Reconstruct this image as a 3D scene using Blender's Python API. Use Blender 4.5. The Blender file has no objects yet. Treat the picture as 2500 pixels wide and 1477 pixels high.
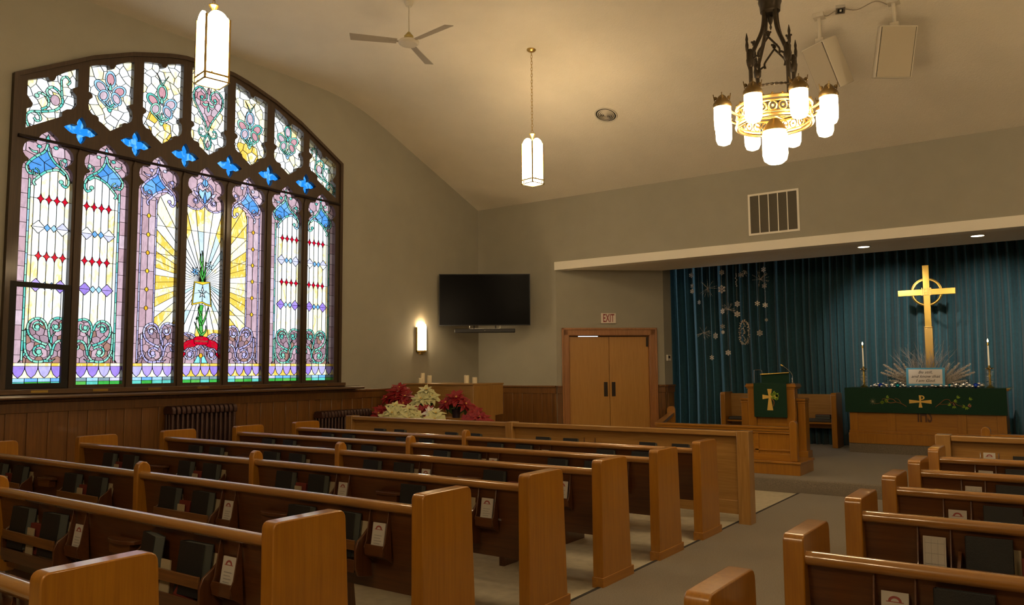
import bpy, math, random
from math import pi, sin, cos, radians, sqrt, atan2
from mathutils import Vector, Matrix, Euler
from mathutils.geometry import delaunay_2d_cdt
S = bpy.context.scene
COL = S.collection

# ---------------------------------------------------------------- camera, world, exposure
cam_data = bpy.data.cameras.new('camera'); cam_data.sensor_width = 36.0
cam_data.lens = 36.0*1911.1/2500.0; cam_data.clip_start = 0.05
cam = bpy.data.objects.new('camera', cam_data); COL.objects.link(cam)
_y, _p, _r = radians(35.236), radians(4.942), radians(-0.429)
_f = Vector((-sin(_y)*cos(_p), cos(_y)*cos(_p), sin(_p)))
_rt = Vector((cos(_y), sin(_y), 0)); _up = _rt.cross(_f)
_R = _rt*cos(_r)+_up*sin(_r); _U = -_rt*sin(_r)+_up*cos(_r)
cam.matrix_world = Matrix.Translation((0, 0, 1.5)) @ Matrix((_R, _U, -_f)).transposed().to_4x4()
S.camera = cam
S.view_settings.view_transform = 'Standard'; S.view_settings.look = 'None'
S.view_settings.gamma = 1.0; S.view_settings.use_curve_mapping = False
S.view_settings.exposure = 0.0
W = bpy.data.worlds.new('overcast_sky'); S.world = W; W.use_nodes = True
_bg = W.node_tree.nodes['Background']
_bg.inputs[0].default_value = (0.93, 0.97, 1.0, 1); _bg.inputs[1].default_value = 1.55
LAMP_L = 42.0      # radiance of the lit opal glass
WARM = (1.0, 0.74, 0.43)

# daylight portal over the big window
_pl = bpy.data.lights.new('window_portal', 'AREA'); _pl.shape = 'RECTANGLE'; _pl.size = 4.8; _pl.size_y = 4.4
_pl.cycles.is_portal = True
_po = bpy.data.objects.new('window_portal', _pl); COL.objects.link(_po)
_po.location = (-9.3, 5.86, 3.4); _po.rotation_euler = (pi/2, 0, -pi/2)

def lin(h):
    if isinstance(h, str):
        h = h.lstrip('#'); v = [int(h[i:i+2], 16)/255 for i in (0, 2, 4)]
        return tuple((x/12.92 if x <= .04045 else ((x+.055)/1.055)**2.4) for x in v)
    return tuple(h[:3])

# ---------------------------------------------------------------- materials
MATS = {}
def _new(name):
    m = bpy.data.materials.new(name); m.use_nodes = True
    nt = m.node_tree; b = nt.nodes['Principled BSDF']; MATS[name] = m
    return m, nt, b
def plain(name, c, rough=.6, metal=0, noise=0.0, nscale=30, bump=0.0, bscale=200, spec=.5, sheen=0):
    m, nt, b = _new(name); c = lin(c)
    b.inputs['Base Color'].default_value = (*c, 1); b.inputs['Roughness'].default_value = rough
    b.inputs['Metallic'].default_value = metal; b.inputs['Specular IOR Level'].default_value = spec
    if sheen: b.inputs['Sheen Weight'].default_value = sheen
    N, L = nt.nodes, nt.links
    tc = N.new('ShaderNodeTexCoord')
    if noise:
        n = N.new('ShaderNodeTexNoise'); n.inputs['Scale'].default_value = nscale; n.inputs['Detail'].default_value = 5
        L.new(tc.outputs['Object'], n.inputs['Vector'])
        r = N.new('ShaderNodeMapRange'); r.inputs['From Min'].default_value = .3; r.inputs['From Max'].default_value = .7
        r.inputs['To Min'].default_value = 1-noise; r.inputs['To Max'].default_value = 1+noise
        L.new(n.outputs['Fac'], r.inputs['Value'])
        v = N.new('ShaderNodeVectorMath'); v.operation = 'SCALE'; v.inputs[0].default_value = c
        L.new(r.outputs[0], v.inputs['Scale']); L.new(v.outputs[0], b.inputs['Base Color'])
    if bump:
        n2 = N.new('ShaderNodeTexNoise'); n2.inputs['Scale'].default_value = bscale; n2.inputs['Detail'].default_value = 3
        L.new(tc.outputs['Object'], n2.inputs['Vector'])
        bp = N.new('ShaderNodeBump'); bp.inputs['Strength'].default_value = bump; bp.inputs['Distance'].default_value = .01
        L.new(n2.outputs['Fac'], bp.inputs['Height']); L.new(bp.outputs[0], b.inputs['Normal'])
    return m
def wood(name, c1, c2, axis='z', rough=.35, scale=1.0, coat=.4, cr=.10):
    m, nt, b = _new(name); N, L = nt.nodes, nt.links
    tc = N.new('ShaderNodeTexCoord'); mp = N.new('ShaderNodeMapping')
    s = [26*scale]*3; s['xyz'.index(axis)] = 1.3*scale
    mp.inputs['Scale'].default_value = s; L.new(tc.outputs['Object'], mp.inputs['Vector'])
    n = N.new('ShaderNodeTexNoise'); n.inputs['Scale'].default_value = 1.6; n.inputs['Detail'].default_value = 7
    n.inputs['Distortion'].default_value = .9; n.inputs['Roughness'].default_value = .6
    L.new(mp.outputs[0], n.inputs['Vector'])
    mp2 = N.new('ShaderNodeMapping'); s2 = [220*scale]*3; s2['xyz'.index(axis)] = 6*scale
    mp2.inputs['Scale'].default_value = s2; L.new(tc.outputs['Object'], mp2.inputs['Vector'])
    n2 = N.new('ShaderNodeTexNoise'); n2.inputs['Scale'].default_value = 1.0; n2.inputs['Detail'].default_value = 2
    L.new(mp2.outputs[0], n2.inputs['Vector'])
    mx = N.new('ShaderNodeMath'); mx.operation = 'MULTIPLY_ADD'; mx.inputs[1].default_value = .35
    L.new(n2.outputs['Fac'], mx.inputs[0]); L.new(n.outputs['Fac'], mx.inputs[2])
    r = N.new('ShaderNodeValToRGB'); r.color_ramp.elements[0].position = .5; r.color_ramp.elements[1].position = .85
    r.color_ramp.elements[0].color = (*lin(c1), 1); r.color_ramp.elements[1].color = (*lin(c2), 1)
    L.new(mx.outputs[0], r.inputs[0]); L.new(r.outputs[0], b.inputs['Base Color'])
    b.inputs['Roughness'].default_value = rough
    b.inputs['Coat Weight'].default_value = coat*1.6; b.inputs['Coat Roughness'].default_value = cr
    bp = N.new('ShaderNodeBump'); bp.inputs['Strength'].default_value = .08; bp.inputs['Distance'].default_value = .004
    L.new(mx.outputs[0], bp.inputs['Height']); L.new(bp.outputs[0], b.inputs['Normal'])
    return m
def emit(name, c, s):
    m, nt, b = _new(name)
    b.inputs['Base Color'].default_value = (.9, .88, .8, 1)
    b.inputs['Emission Color'].default_value = (*c, 1); b.inputs['Emission Strength'].default_value = s
    return m
def glass(name, c, vary=.25, streak=None):
    """leaded glass: daylight comes through it tinted, with streaks in the glass itself"""
    m = bpy.data.materials.new(name); m.use_nodes = True; MATS[name] = m
    nt = m.node_tree; N, L = nt.nodes, nt.links; N.clear()
    out = N.new('ShaderNodeOutputMaterial'); tr = N.new('ShaderNodeBsdfTransparent')
    gl = N.new('ShaderNodeBsdfGlossy'); gl.inputs['Roughness'].default_value = .25; gl.inputs['Color'].default_value = (.5, .5, .5, 1)
    mix = N.new('ShaderNodeMixShader'); mix.inputs[0].default_value = .05
    tc = N.new('ShaderNodeTexCoord'); mp = N.new('ShaderNodeMapping'); mp.inputs['Scale'].default_value = (1, 14, 7)
    L.new(tc.outputs['Object'], mp.inputs[0])
    n = N.new('ShaderNodeTexNoise'); n.inputs['Scale'].default_value = 1.0; n.inputs['Detail'].default_value = 4
    n.inputs['Distortion'].default_value = 1.2; L.new(mp.outputs[0], n.inputs['Vector'])
    r = N.new('ShaderNodeValToRGB'); c = lin(c)
    d = lin(streak) if streak else tuple(x*(1-vary) for x in c)
    r.color_ramp.elements[0].position = .38; r.color_ramp.elements[0].color = (*d, 1)
    r.color_ramp.elements[1].position = .58 if not streak else .5; r.color_ramp.elements[1].color = (*c, 1)
    L.new(n.outputs['Fac'], r.inputs[0]); L.new(r.outputs[0], tr.inputs['Color'])
    L.new(tr.outputs[0], mix.inputs[1]); L.new(gl.outputs[0], mix.inputs[2]); L.new(mix.outputs[0], out.inputs[0])
    return m

plain('wall_paint', (.36, .34, .275), .85, noise=.03, nscale=3, bump=.15, bscale=90)
plain('ceiling_paint', (.80, .74, .62), .9, noise=.03, nscale=2, bump=.5, bscale=60)
plain('beam_paint', (.88, .84, .74), .7)
plain('carpet', (.20, .165, .12), .95, noise=.35, nscale=130, bump=.6, bscale=350, sheen=.2)
plain('carpet_edge', (.03, .025, .02), .8)
plain('floor_tile', (.50, .45, .33), .5, noise=.12, nscale=14)
WL, WD = (.40, .170, .011), (.31, .122, .008)
for a in 'xyz':
    wood('oak_'+a, WD, WL, a)
    wood('dark_oak_'+a, (.070, .022, .006), (.115, .038, .009), a, .4)
wood('light_oak_x', (.30, .15, .035), (.41, .22, .06), 'x'); wood('light_oak_z', (.30, .15, .035), (.41, .22, .06), 'z')
wood('wainscot_z', (.12, .046, .009), (.20, .082, .016), 'z', .4)
wood('wainscot_x', (.12, .046, .009), (.20, .082, .016), 'x', .4); wood('wainscot_y', (.12, .046, .009), (.20, .082, .016), 'y', .4)
wood('window_wood', (.042, .023, .010), (.068, .038, .017), 'z', .5, coat=.1)
wood('sill_wood', (.08, .04, .016), (.12, .06, .024), 'y', .3, coat=.6)
wood('rail_oak', (.30, .135, .03), (.40, .19, .04), 'x', .25, coat=.625, cr=.05)
wood('door_wood', (.44, .21, .04), (.52, .26, .055), 'z', .4)
wood('casing_wood', (.30, .12, .035), (.42, .185, .06), 'z', .35)
plain('iron_dark', (.035, .025, .02), .45, .6)
plain('radiator_paint', (.06, .025, .018), .45, .3)
plain('brass', (.60, .42, .11), .28, 1.0)
plain('antique_brass', (.55, .38, .13), .35, 1.0)
plain('bronze', (.05, .038, .025), .4, .7, noise=.2)
plain('aged_brass', (.22, .15, .06), .4, .9)
plain('chrome', (.7, .7, .7), .2, 1.0)
plain('silver_ball', (.85, .85, .85), .12, .9)
plain('blue_ball', (.02, .07, .55), .15, .6); plain('teal_ball', (.0, .30, .38), .15, .6)
plain('white_plastic', (.68, .65, .58), .5)
plain('speaker_paint', (.62, .57, .47), .6); plain('speaker_grille', (.50, .44, .33), .8, bump=.3, bscale=600)
plain('black_plastic', (.008, .008, .009), .4); plain('screen_glass', (.003, .003, .004), .2, spec=.06)
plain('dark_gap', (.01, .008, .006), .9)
plain('vent_dark', (.12, .105, .075), .8)
plain('hymnal_cover', (.008, .009, .010), .55, bump=.2, bscale=300); plain('page_edge', (.10, .11, .10), .9)
plain('emboss', (.05, .05, .05), .4)
plain('red_cover', (.15, .022, .014), .55); plain('cream_paper', (.40, .33, .21), .9); plain('white_paper', (.52, .49, .44), .9)
plain('red_ink', (.30, .07, .06), .7); plain('grey_ink', (.25, .24, .23), .8); plain('black_ink', (.03, .03, .03), .8)
plain('blue_border', (.10, .38, .62), .8)
plain('green_cloth', (.002, .036, .016), .85, noise=.15, nscale=80, bump=.3, bscale=500)
plain('gold_thread', (.78, .50, .10), .6); plain('leaf_thread', (.25, .42, .03), .7); plain('brown_thread', (.25, .10, .03), .7); plain('rose_thread', (.38, .14, .13), .7)
plain('curtain_cloth', (.018, .088, .125), .8, noise=.15, nscale=25, sheen=.3)
plain('cushion', (.06, .055, .05), .9)
plain('wax', (.80, .72, .52), .5); plain('wick', (.02, .02, .02), .9)
emit('flame', (1, .6, .25), 30)
emit('opal_glass', WARM, LAMP_L); emit('opal_glass_soft', WARM, LAMP_L*.5)
emit('downlight_glass', (1, .8, .55), 12)
emit('daylight_gap', (.75, .87, 1), 1.3)
plain('red_bract', (.26, .005, .009), .55); plain('cream_bract', (.62, .60, .30), .55); plain('leaf_green', (.03, .075, .02), .5)
plain('pot_foil', (.04, .03, .05), .3, .5)
plain('twig_silver', (.30, .27, .24), .6); plain('feather_white', (.62, .54, .44), .9)
plain('fir_green', (.02, .04, .02), .8)
plain('snow_white', (.75, .70, .66), .4); plain('snow_clear', (.50, .46, .40), .3, .2)
plain('fan_white', (.62, .57, .46), .5); plain('fan_blade', (.36, .31, .24), .5); plain('fan_gold', (.45, .36, .12), .4, .5)
plain('came_lead', (.012, .010, .010), .6, .3)
plain('exit_white', (.80, .70, .62), .6); plain('exit_red', (.30, .05, .05), .6)
plain('verse_white', (.80, .76, .72), .9)

# ---------------------------------------------------------------- mesh builder
class MB:
    def __init__(s): s.v = []; s.f = []; s.m = []; s.M = None
    def add(s, vs, fs, mi=0):
        o = len(s.v)
        s.v += [tuple(s.M @ Vector(p)) if s.M else tuple(p) for p in vs]
        s.f += [tuple(i+o for i in f) for f in fs]; s.m += [mi]*len(fs); return s
    def box(s, x0, y0, z0, x1, y1, z1, mi=0):
        vs = [(x, y, z) for x in (x0, x1) for y in (y0, y1) for z in (z0, z1)]
        return s.add(vs, [(0, 1, 3, 2), (4, 6, 7, 5), (0, 4, 5, 1), (2, 3, 7, 6), (0, 2, 6, 4), (1, 5, 7, 3)], mi)
    def obox(s, M, sx, sy, sz, mi=0):
        vs = [tuple(M @ Vector((x*sx/2, y*sy/2, z*sz/2))) for x in (-1, 1) for y in (-1, 1) for z in (-1, 1)]
        return s.add(vs, [(0, 1, 3, 2), (4, 6, 7, 5), (0, 4, 5, 1), (2, 3, 7, 6), (0, 2, 6, 4), (1, 5, 7, 3)], mi)
    def prism(s, poly, ax, a, b, mi=0):
        n = len(poly)
        P = {'x': lambda q, t: (t, q[0], q[1]), 'y': lambda q, t: (q[0], t, q[1]), 'z': lambda q, t: (q[0], q[1], t)}[ax]
        vs = [P(q, a) for q in poly]+[P(q, b) for q in poly]
        fs = [tuple(range(n))[::-1], tuple(range(n, 2*n))]+[(i, (i+1) % n, n+(i+1) % n, n+i) for i in range(n)]
        return s.add(vs, fs, mi)
    def tube(s, pts, r, n=8, mi=0, closed=False):
        pts = [Vector(p) for p in pts]; k = len(pts); vs = []; fs = []
        prev = None
        for i, p in enumerate(pts):
            a = pts[(i-1) % k] if (closed or i) else p; b = pts[(i+1) % k] if (closed or i < k-1) else p
            t = (b-a).normalized()
            if prev is None: u = t.orthogonal().normalized()
            else:
                u = prev - t*prev.dot(t)
                u = u.normalized() if u.length > 1e-6 else t.orthogonal().normalized()
            prev = u; w = t.cross(u); rr = r[i] if isinstance(r, (list, tuple)) else r
            vs += [tuple(p+(u*cos(2*pi*j/n)+w*sin(2*pi*j/n))*rr) for j in range(n)]
        for i in range(k if closed else k-1):
            for j in range(n):
                fs.append((i*n+j, i*n+(j+1) % n, ((i+1) % k)*n+(j+1) % n, ((i+1) % k)*n+j))
        if not closed: fs += [tuple(range(n))[::-1], tuple(range((k-1)*n, k*n))]
        return s.add(vs, fs, mi)
    def lathe(s, prof, c=(0, 0), n=20, mi=0, loop=False):
        vs = []; fs = []
        for r, z in prof: vs += [(c[0]+r*cos(2*pi*j/n), c[1]+r*sin(2*pi*j/n), z) for j in range(n)]
        K = len(prof)
        for i in range(K if loop else K-1):
            for j in range(n): fs.append((i*n+j, i*n+(j+1) % n, ((i+1) % K)*n+(j+1) % n, ((i+1) % K)*n+j))
        if not loop: fs += [tuple(range(n))[::-1], tuple(range((len(prof)-1)*n, len(prof)*n))]
        return s.add(vs, fs, mi)
    def ball(s, c, r, n=12, mi=0, sq=1.0):
        k = n//2
        return s.lathe([(max(r*sin(pi*i/k), 1e-4), c[2]-r*sq*cos(pi*i/k)) for i in range(k+1)], (c[0], c[1]), n, mi)
    def build(s, name, mats, parent=None, bevel=0, sharp=35, loc=None):
        me = bpy.data.meshes.new(name); me.from_pydata(s.v, [], s.f)
        if isinstance(mats, str): mats = [mats]
        for m in mats: me.materials.append(MATS[m])
        me.polygons.foreach_set('material_index', s.m)
        me.update(); me.validate()
        import bmesh
        bm = bmesh.new(); bm.from_mesh(me); bmesh.ops.recalc_face_normals(bm, faces=bm.faces); bm.to_mesh(me); bm.free()
        me.polygons.foreach_set('use_smooth', [True]*len(me.polygons))
        me.set_sharp_from_angle(angle=radians(sharp))
        o = bpy.data.objects.new(name, me); COL.objects.link(o)
        if parent: o.parent = parent
        if loc: o.location = loc
        if bevel:
            md = o.modifiers.new('bevel', 'BEVEL'); md.width = bevel; md.segments = 2; md.limit_method = 'ANGLE'
            md.angle_limit = radians(40); md.harden_normals = False
        return o
def thing(name, label, cat, loc=(0, 0, 0), rz=0, group=None):
    o = bpy.data.objects.new(name, None); COL.objects.link(o); o.empty_display_size = .1
    o.location = loc; o.rotation_euler = (0, 0, rz); o['label'] = label; o['category'] = cat
    if group: o['group'] = group
    return o
def tag(o, label, cat, group=None):
    o['label'] = label; o['category'] = cat
    if group: o['group'] = group
    return o
def struct(o, label=None, cat=None):
    o['kind'] = 'structure'
    if label: o['label'] = label
    if cat: o['category'] = cat
    return o
def dup(root, loc=None, rz=None, label=None, group=None):
    def rec(o, par):
        c = o.copy(); COL.objects.link(c); c.parent = par
        for ch in o.children: rec(ch, c)
        return c
    r = rec(root, None)
    if loc is not None: r.location = loc
    if rz is not None: r.rotation_euler = (0, 0, rz)
    if label: r['label'] = label
    if group: r['group'] = group
    return r
def text(body, size, M, mat, parent, name='lettering', depth=.001, align='CENTER', shear=0, bold=0, spacing=1):
    cu = bpy.data.curves.new(name, 'FONT'); cu.body = body; cu.size = size; cu.extrude = depth
    cu.align_x = align; cu.align_y = 'CENTER'; cu.shear = shear; cu.offset = bold; cu.space_character = spacing; cu.resolution_u = 3
    t = bpy.data.objects.new('tmp', cu); COL.objects.link(t)
    dg = bpy.context.evaluated_depsgraph_get(); me = bpy.data.meshes.new_from_object(t.evaluated_get(dg))
    bpy.data.objects.remove(t); me.transform(M); me.materials.clear(); me.materials.append(MATS[mat])
    o = bpy.data.objects.new(name, me); COL.objects.link(o); o.parent = parent
    return o
def smooth_path(pts, k=6):
    out = []; n = len(pts)
    P = [Vector(p) for p in pts]
    for i in range(n-1):
        p0 = P[max(i-1, 0)]; p1 = P[i]; p2 = P[i+1]; p3 = P[min(i+2, n-1)]
        for j in range(k):
            t = j/k
            out.append(.5*((2*p1)+(-p0+p2)*t+(2*p0-5*p1+4*p2-p3)*t*t+(-p0+3*p1-3*p2+p3)*t*t*t))
    out.append(P[-1]); return out
def ccw(pl):
    a = sum(pl[i][0]*pl[(i+1) % len(pl)][1]-pl[(i+1) % len(pl)][0]*pl[i][1] for i in range(len(pl)))
    return list(pl) if a > 0 else list(pl)[::-1]
def plate(poly, holes, ax, a, b):
    """flat plate with holes, extruded from a to b along axis ax (poly in the other two axes)"""
    vs = []; fc = []
    for pl in [ccw(q) for q in [poly]+holes]:
        fc.append(list(range(len(vs), len(vs)+len(pl)))); vs += [Vector(p[:2]) for p in pl]
    ov, oe, of, _, _, ofc = delaunay_2d_cdt(vs, [], fc, 1, 1e-6, True)
    keep = [f for f, o in zip(of, ofc) if (0 in o) and not any(i > 0 for i in o)]
    mb = MB()
    P = {'x': lambda q, t: (t, q[0], q[1]), 'y': lambda q, t: (q[0], t, q[1]), 'z': lambda q, t: (q[0], q[1], t)}[ax]
    mb.add([P(v, a) for v in ov], keep); mb.add([P(v, b) for v in ov], [tuple(reversed(f)) for f in keep])
    cnt = {}
    for f in keep:
        for i in range(len(f)):
            e = (f[i], f[(i+1) % len(f)]); cnt[tuple(sorted(e))] = cnt.get(tuple(sorted(e)), [])+[e]
    for k, es in cnt.items():
        if len(es) == 1:
            i, j = es[0]; mb.add([P(ov[i], a), P(ov[j], a), P(ov[j], b), P(ov[i], b)], [(0, 1, 2, 3)])
    return mb
# ================================================================ THE ROOM
F = 11.64; CZ = 5.78; CY = 8.4; FZ = 4.53; BZ0, BZ1 = 3.245, 3.39; RX = 5.4; BY = -5.0
YC = 5.865; PITCH = .643
def arch(y, inset=0.0):
    d = abs(y-5.865)
    T = [(0, 5.53), (.37, 5.52), (.62, 5.465), (1.05, 5.335), (1.5, 5.145), (1.95, 4.895), (2.315, 4.69), (2.6, 4.52)]
    for (a, za), (b, zb) in zip(T, T[1:]):
        if d <= b: return za+(zb-za)*(d-a)/(b-a)-inset
    return 4.6-inset
ARCHY = [5.865+s for s in [x*.1158 for x in range(-20, 21)]]
FY0, FY1 = YC-2.315, YC+2.315
def frame_outline(g=0.0):
    top = [(y, arch(y)-g) for y in ARCHY if FY0+g < y < FY1-g]
    return [(FY0+g, 1.29+g), (FY1-g, 1.29+g), (FY1-g, arch(FY1-g)-g)]+top[::-1]+[(FY0+g, arch(FY0+g)-g)]
floor = MB().box(-9.3, BY, -.1, RX+.2, F+3.5, 0).build('floor', 'floor_tile'); struct(floor, 'beige tiled floor under the pews')
# left wall with the window opening
prof = [(BY, 0), (F+.3, 0), (F+.3, 4.42), (CY, CZ+.05), (BY, CZ+.05)]
wl = plate(prof, [frame_outline(.03)], 'x', -9.25, -9.0).build('wall_left', 'wall_paint'); struct(wl, 'taupe painted left wall around the stained glass window')
wr = MB().prism(prof, 'x', RX, RX+.2).build('wall_right', 'wall_paint'); struct(wr)
wb = MB().box(-9.25, BY-.2, 0, RX+.2, BY, CZ+.1).build('wall_back', 'wall_paint'); struct(wb)
XD = -7.275
wf = MB(); wf.box(-9.0, F, 0, XD, F+.15, BZ1); wf.box(-9.0, F, BZ1, RX, F+.15, FZ+.1); wf.box(3.7, F, 0, RX, F+.15, BZ1)
struct(wf.build('wall_front', 'wall_paint'), 'taupe front wall above the chancel opening')
_cv = [(CY-.7+1.4*i/8, CZ-(CZ-FZ)/(F-CY)*.7*1.0*(i/8)**2) for i in range(9)]
cl = MB().prism([(BY-.1, CZ)]+_cv+[(F+.2, FZ-.077), (F+.2, FZ+.2), (CY, CZ+.3), (BY-.1, CZ+.3)], 'x', -9.25, RX+.2).build('ceiling', 'ceiling_paint', sharp=20)
struct(cl, 'cream textured ceiling sloping down towards the front')
bm_ = MB().box(XD-.0, F-.05, BZ0, 3.75, F+.16, BZ1).build('trim_1', 'beam_paint', bevel=.006); struct(bm_, 'pale painted beam across the chancel opening')
so = MB().box(XD, F+.02, BZ0+.012, 3.7, 12.92, BZ0+.15).build('ceiling_chancel', 'ceiling_paint'); struct(so, 'low chancel soffit holding the downlights')
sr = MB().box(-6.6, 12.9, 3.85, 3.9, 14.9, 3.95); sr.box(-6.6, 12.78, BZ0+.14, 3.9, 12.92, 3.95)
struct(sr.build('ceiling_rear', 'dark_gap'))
wbk = MB().box(-7.3, 14.62, 0, 3.9, 14.8, 3.95); wbk.box(3.7, F+.1, 0, 3.9, 14.8, 3.95)
struct(wbk.build('wall_chancel', 'wall_paint'))
# diagonal wall with the double door
D0 = Vector((XD, F, 0)); D1 = Vector((-5.83, 12.93, 0)); DA = atan2(D1.y-D0.y, D1.x-D0.x); DL = (D1-D0).length
MD = Matrix.Translation(D0) @ Matrix.Rotation(DA, 4, 'Z')       # local x along the wall, -y towards the room
dw = plate([(0, 0), (DL, 0), (DL, BZ0+.02), (0, BZ0+.02)], [[(.215, .0005), (1.675, .0005), (1.675, 2.11), (.215, 2.11)]], 'y', 0, .14)
dw.v = [tuple(MD @ Vector(v)) for v in dw.v]
struct(dw.build('wall_diagonal', 'wall_paint'), 'slanting taupe wall holding the double door')
rt_ = MB(); rt_.M = None
rt_.add([(-5.83, 12.93, 0), (-5.83, 12.93, BZ0+.3), (-5.81, 13.22, BZ0+.3), (-5.81, 13.22, 0), (-5.98, 13.22, 0), (-5.98, 13.22, BZ0+.3), (-5.98, 13.0, BZ0+.3), (-5.98, 13.0, 0)],
        [(0, 1, 2, 3), (3, 2, 5, 4), (4, 5, 6, 7), (7, 6, 1, 0), (1, 6, 5, 2), (0, 3, 4, 7)])
rt_.box(-7.3, 13.2, 0, -5.9, 13.35, 3.9)
struct(rt_.build('wall_return', 'wall_paint'))

# ---- door
def dbox(mb, a, b, z0, z1, y0, y1, mi=0): return mb.box(a, y0, z0, b, y1, z1, mi)
dr = thing('door_1', 'double oak door with dark push plates in the slanting wall', 'door', D0, DA); dr['kind'] = 'structure'; dr['group'] = 'doors'
del dr['group']
c = MB(); c.box(.10, -.03, 0, .215, .02, 2.215); c.box(1.675, -.03, 0, 1.79, .02, 2.215); c.box(.10, -.03, 2.10, 1.79, .02, 2.215)
c.box(.09, -.045, 0, .125, .0, 2.23); c.box(1.765, -.045, 0, 1.80, .0, 2.23); c.box(.09, -.045, 2.195, 1.80, 0, 2.23)
c.box(.205, -.01, 0, .23, .13, 2.11); c.box(1.66, -.01, 0, 1.685, .13, 2.11); c.box(.205, -.01, 2.09, 1.685, .13, 2.11)
c.build('door_casing', 'casing_wood', dr, bevel=.006)
for i, (a, b) in enumerate(((.232, .943), (.949, 1.66))):
    l = MB().box(a, .045, 0, b, .09, 2.078).build('door_leaf', 'door_wood', dr, bevel=.003)
    x = (b-.10) if i == 0 else (a+.035)
    h = MB().box(x, .036, 1.03, x+.065, .046, 1.28).build('push_plate', 'iron_dark', l, bevel=.002)
    if i == 1: MB().box(1.62, .03, 1.90, 1.652, .046, 2.07).build('hinge', 'iron_dark', l)
g = MB().box(.40, .05, 2.0785, .75, .08, 2.09).build('daylight_gap', 'daylight_gap', dr); g['label'] = 'sliver of daylight over the door'
MB().box(.2, .16, 0, 1.7, .18, 2.2).build('backing', 'dark_gap', dr)
# ---- exit sign
ex = thing('exit_sign', 'white EXIT sign with dark red letters above the double door', 'sign', MD @ Vector((.93, -.02, 2.40)), DA)
MB().box(-.132, -.012, -.09, .132, .015, .09).build('sign_plate', 'exit_white', ex, bevel=.004)
text('EXIT', .20, Matrix.Translation((0, -.0135, -.005)) @ Matrix.Rotation(pi/2, 4, 'X') @ Matrix.Diagonal((.5, 1, 1, 1)), 'exit_red', ex, bold=.003)
# ---- wainscot
def wains(name, M, L, label, boards=.155):
    mb = MB(); mb.M = M
    mb.box(0, -.018, 0, L, 0, 1.22); mb.box(0, -.035, 1.09, L, -.015, 1.195); mb.box(0, -.055, 1.195, L, 0, 1.225); mb.box(0, -.03, .0, L, -.01, .14)
    s = .05
    while s < L-.05:
        mb.box(s, -.030, .14, min(s+.105*boards/.155, L), -.016, 1.09); s += boards*1.35
    return struct(mb.build(name, 'wainscot_z', bevel=.004), label)
ML = Matrix.Translation((-9.0, BY, 0)) @ Matrix.Rotation(pi/2, 4, 'Z')
wains('trim_2', ML, F-BY, 'oak board wainscot along the window wall')
wains('trim_3', Matrix.Translation((-8.98, F, 0)), 1.70, 'oak wainscot in the front corner')
wains('trim_4', MD @ Matrix.Translation((.0, 0, 0)), .085, 'oak wainscot left of the double door')
wains('trim_5', MD @ Matrix.Translation((1.81, 0, 0)), DL-1.81, 'oak wainscot right of the double door')
M6 = Matrix.Translation((-5.825, 12.94, 0)) @ Matrix.Rotation(atan2(.28, .02), 4, 'Z')
wains('trim_6', M6, .28, 'oak wainscot on the short return beside the curtain')
# ---- platform and carpet
pf = MB(); pf.box(-6.2, 9.80, 0, 3.7, F+3.0, .165)
pf.prism([(9.80, 0), (9.77, 0), (9.765, .14), (9.775, .158), (9.80, .1699)], 'x', -6.2, 3.7)
pf.box(-6.2, 9.80, .16, 3.7, F+3.0, .17)
struct(pf.build('floor_platform', 'carpet', bevel=0), 'carpeted chancel platform one step up')
ca = MB().box(-2.70, BY, 0, -.93, 9.772, .008).build('carpet_runner', 'carpet'); tag(ca, 'taupe carpet runner down the aisle between the pew blocks', 'carpet')
ce = MB().box(-2.725, BY, 0, -2.70, 9.77, .010)
ce.build('border', 'carpet_edge', ca)['label'] = 'dark carpet border strip'
# seam lines in the platform carpet near the altar
# ================================================================ THE STAINED GLASS WINDOW
win = thing('window_1', 'large arched stained glass window in dark wood tracery', 'window', (0, 0, 0)); win['kind'] = 'structure'
for nm, c1_, st in [('gl_white', (.93, .96, .93), (.90, .80, .50)), ('gl_white2', (.95, .97, .98), None), ('gl_white3', (.90, .93, .95), None),
                    ('gl_cream', (.92, .88, .62), (.90, .66, .25)), ('gl_yellow', (.88, .55, .08), (.90, .80, .45)), ('gl_gold', (.85, .55, .03), None),
                    ('gl_amber', (.80, .42, .02), None), ('gl_pink', (.56, .38, .44), None), ('gl_pink2', (.50, .32, .37), None), ('gl_pink3', (.64, .48, .55), None),
                    ('gl_rose', (.60, .30, .34), None), ('gl_brown', (.36, .19, .15), None), ('gl_mauve', (.40, .27, .33), None), ('gl_mauve2', (.32, .20, .24), None),
                    ('gl_lilac', (.50, .45, .78), None), ('gl_purple', (.34, .22, .72), None), ('gl_purple2', (.45, .33, .80), None), ('gl_lav', (.62, .62, .88), None),
                    ('gl_blue', (.08, .30, .72), None), ('gl_blue2', (.16, .42, .80), None), ('gl_sky', (.35, .62, .85), None), ('gl_deep', (.01, .22, .72), (.12, .42, .82)),
                    ('gl_teal', (.24, .66, .52), None), ('gl_teal2', (.12, .56, .48), None), ('gl_mint', (.35, .70, .55), None), ('gl_aqua', (.25, .75, .75), None), ('gl_grass', (.05, .40, .06), None), ('gl_green', (.10, .45, .08), None),
                    ('gl_red', (.60, .0, .02), None), ('gl_slate', (.22, .32, .36), None), ('gl_pale', (.56, .74, .80), None)]:
    glass(nm, c1_, .18, st)
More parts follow.
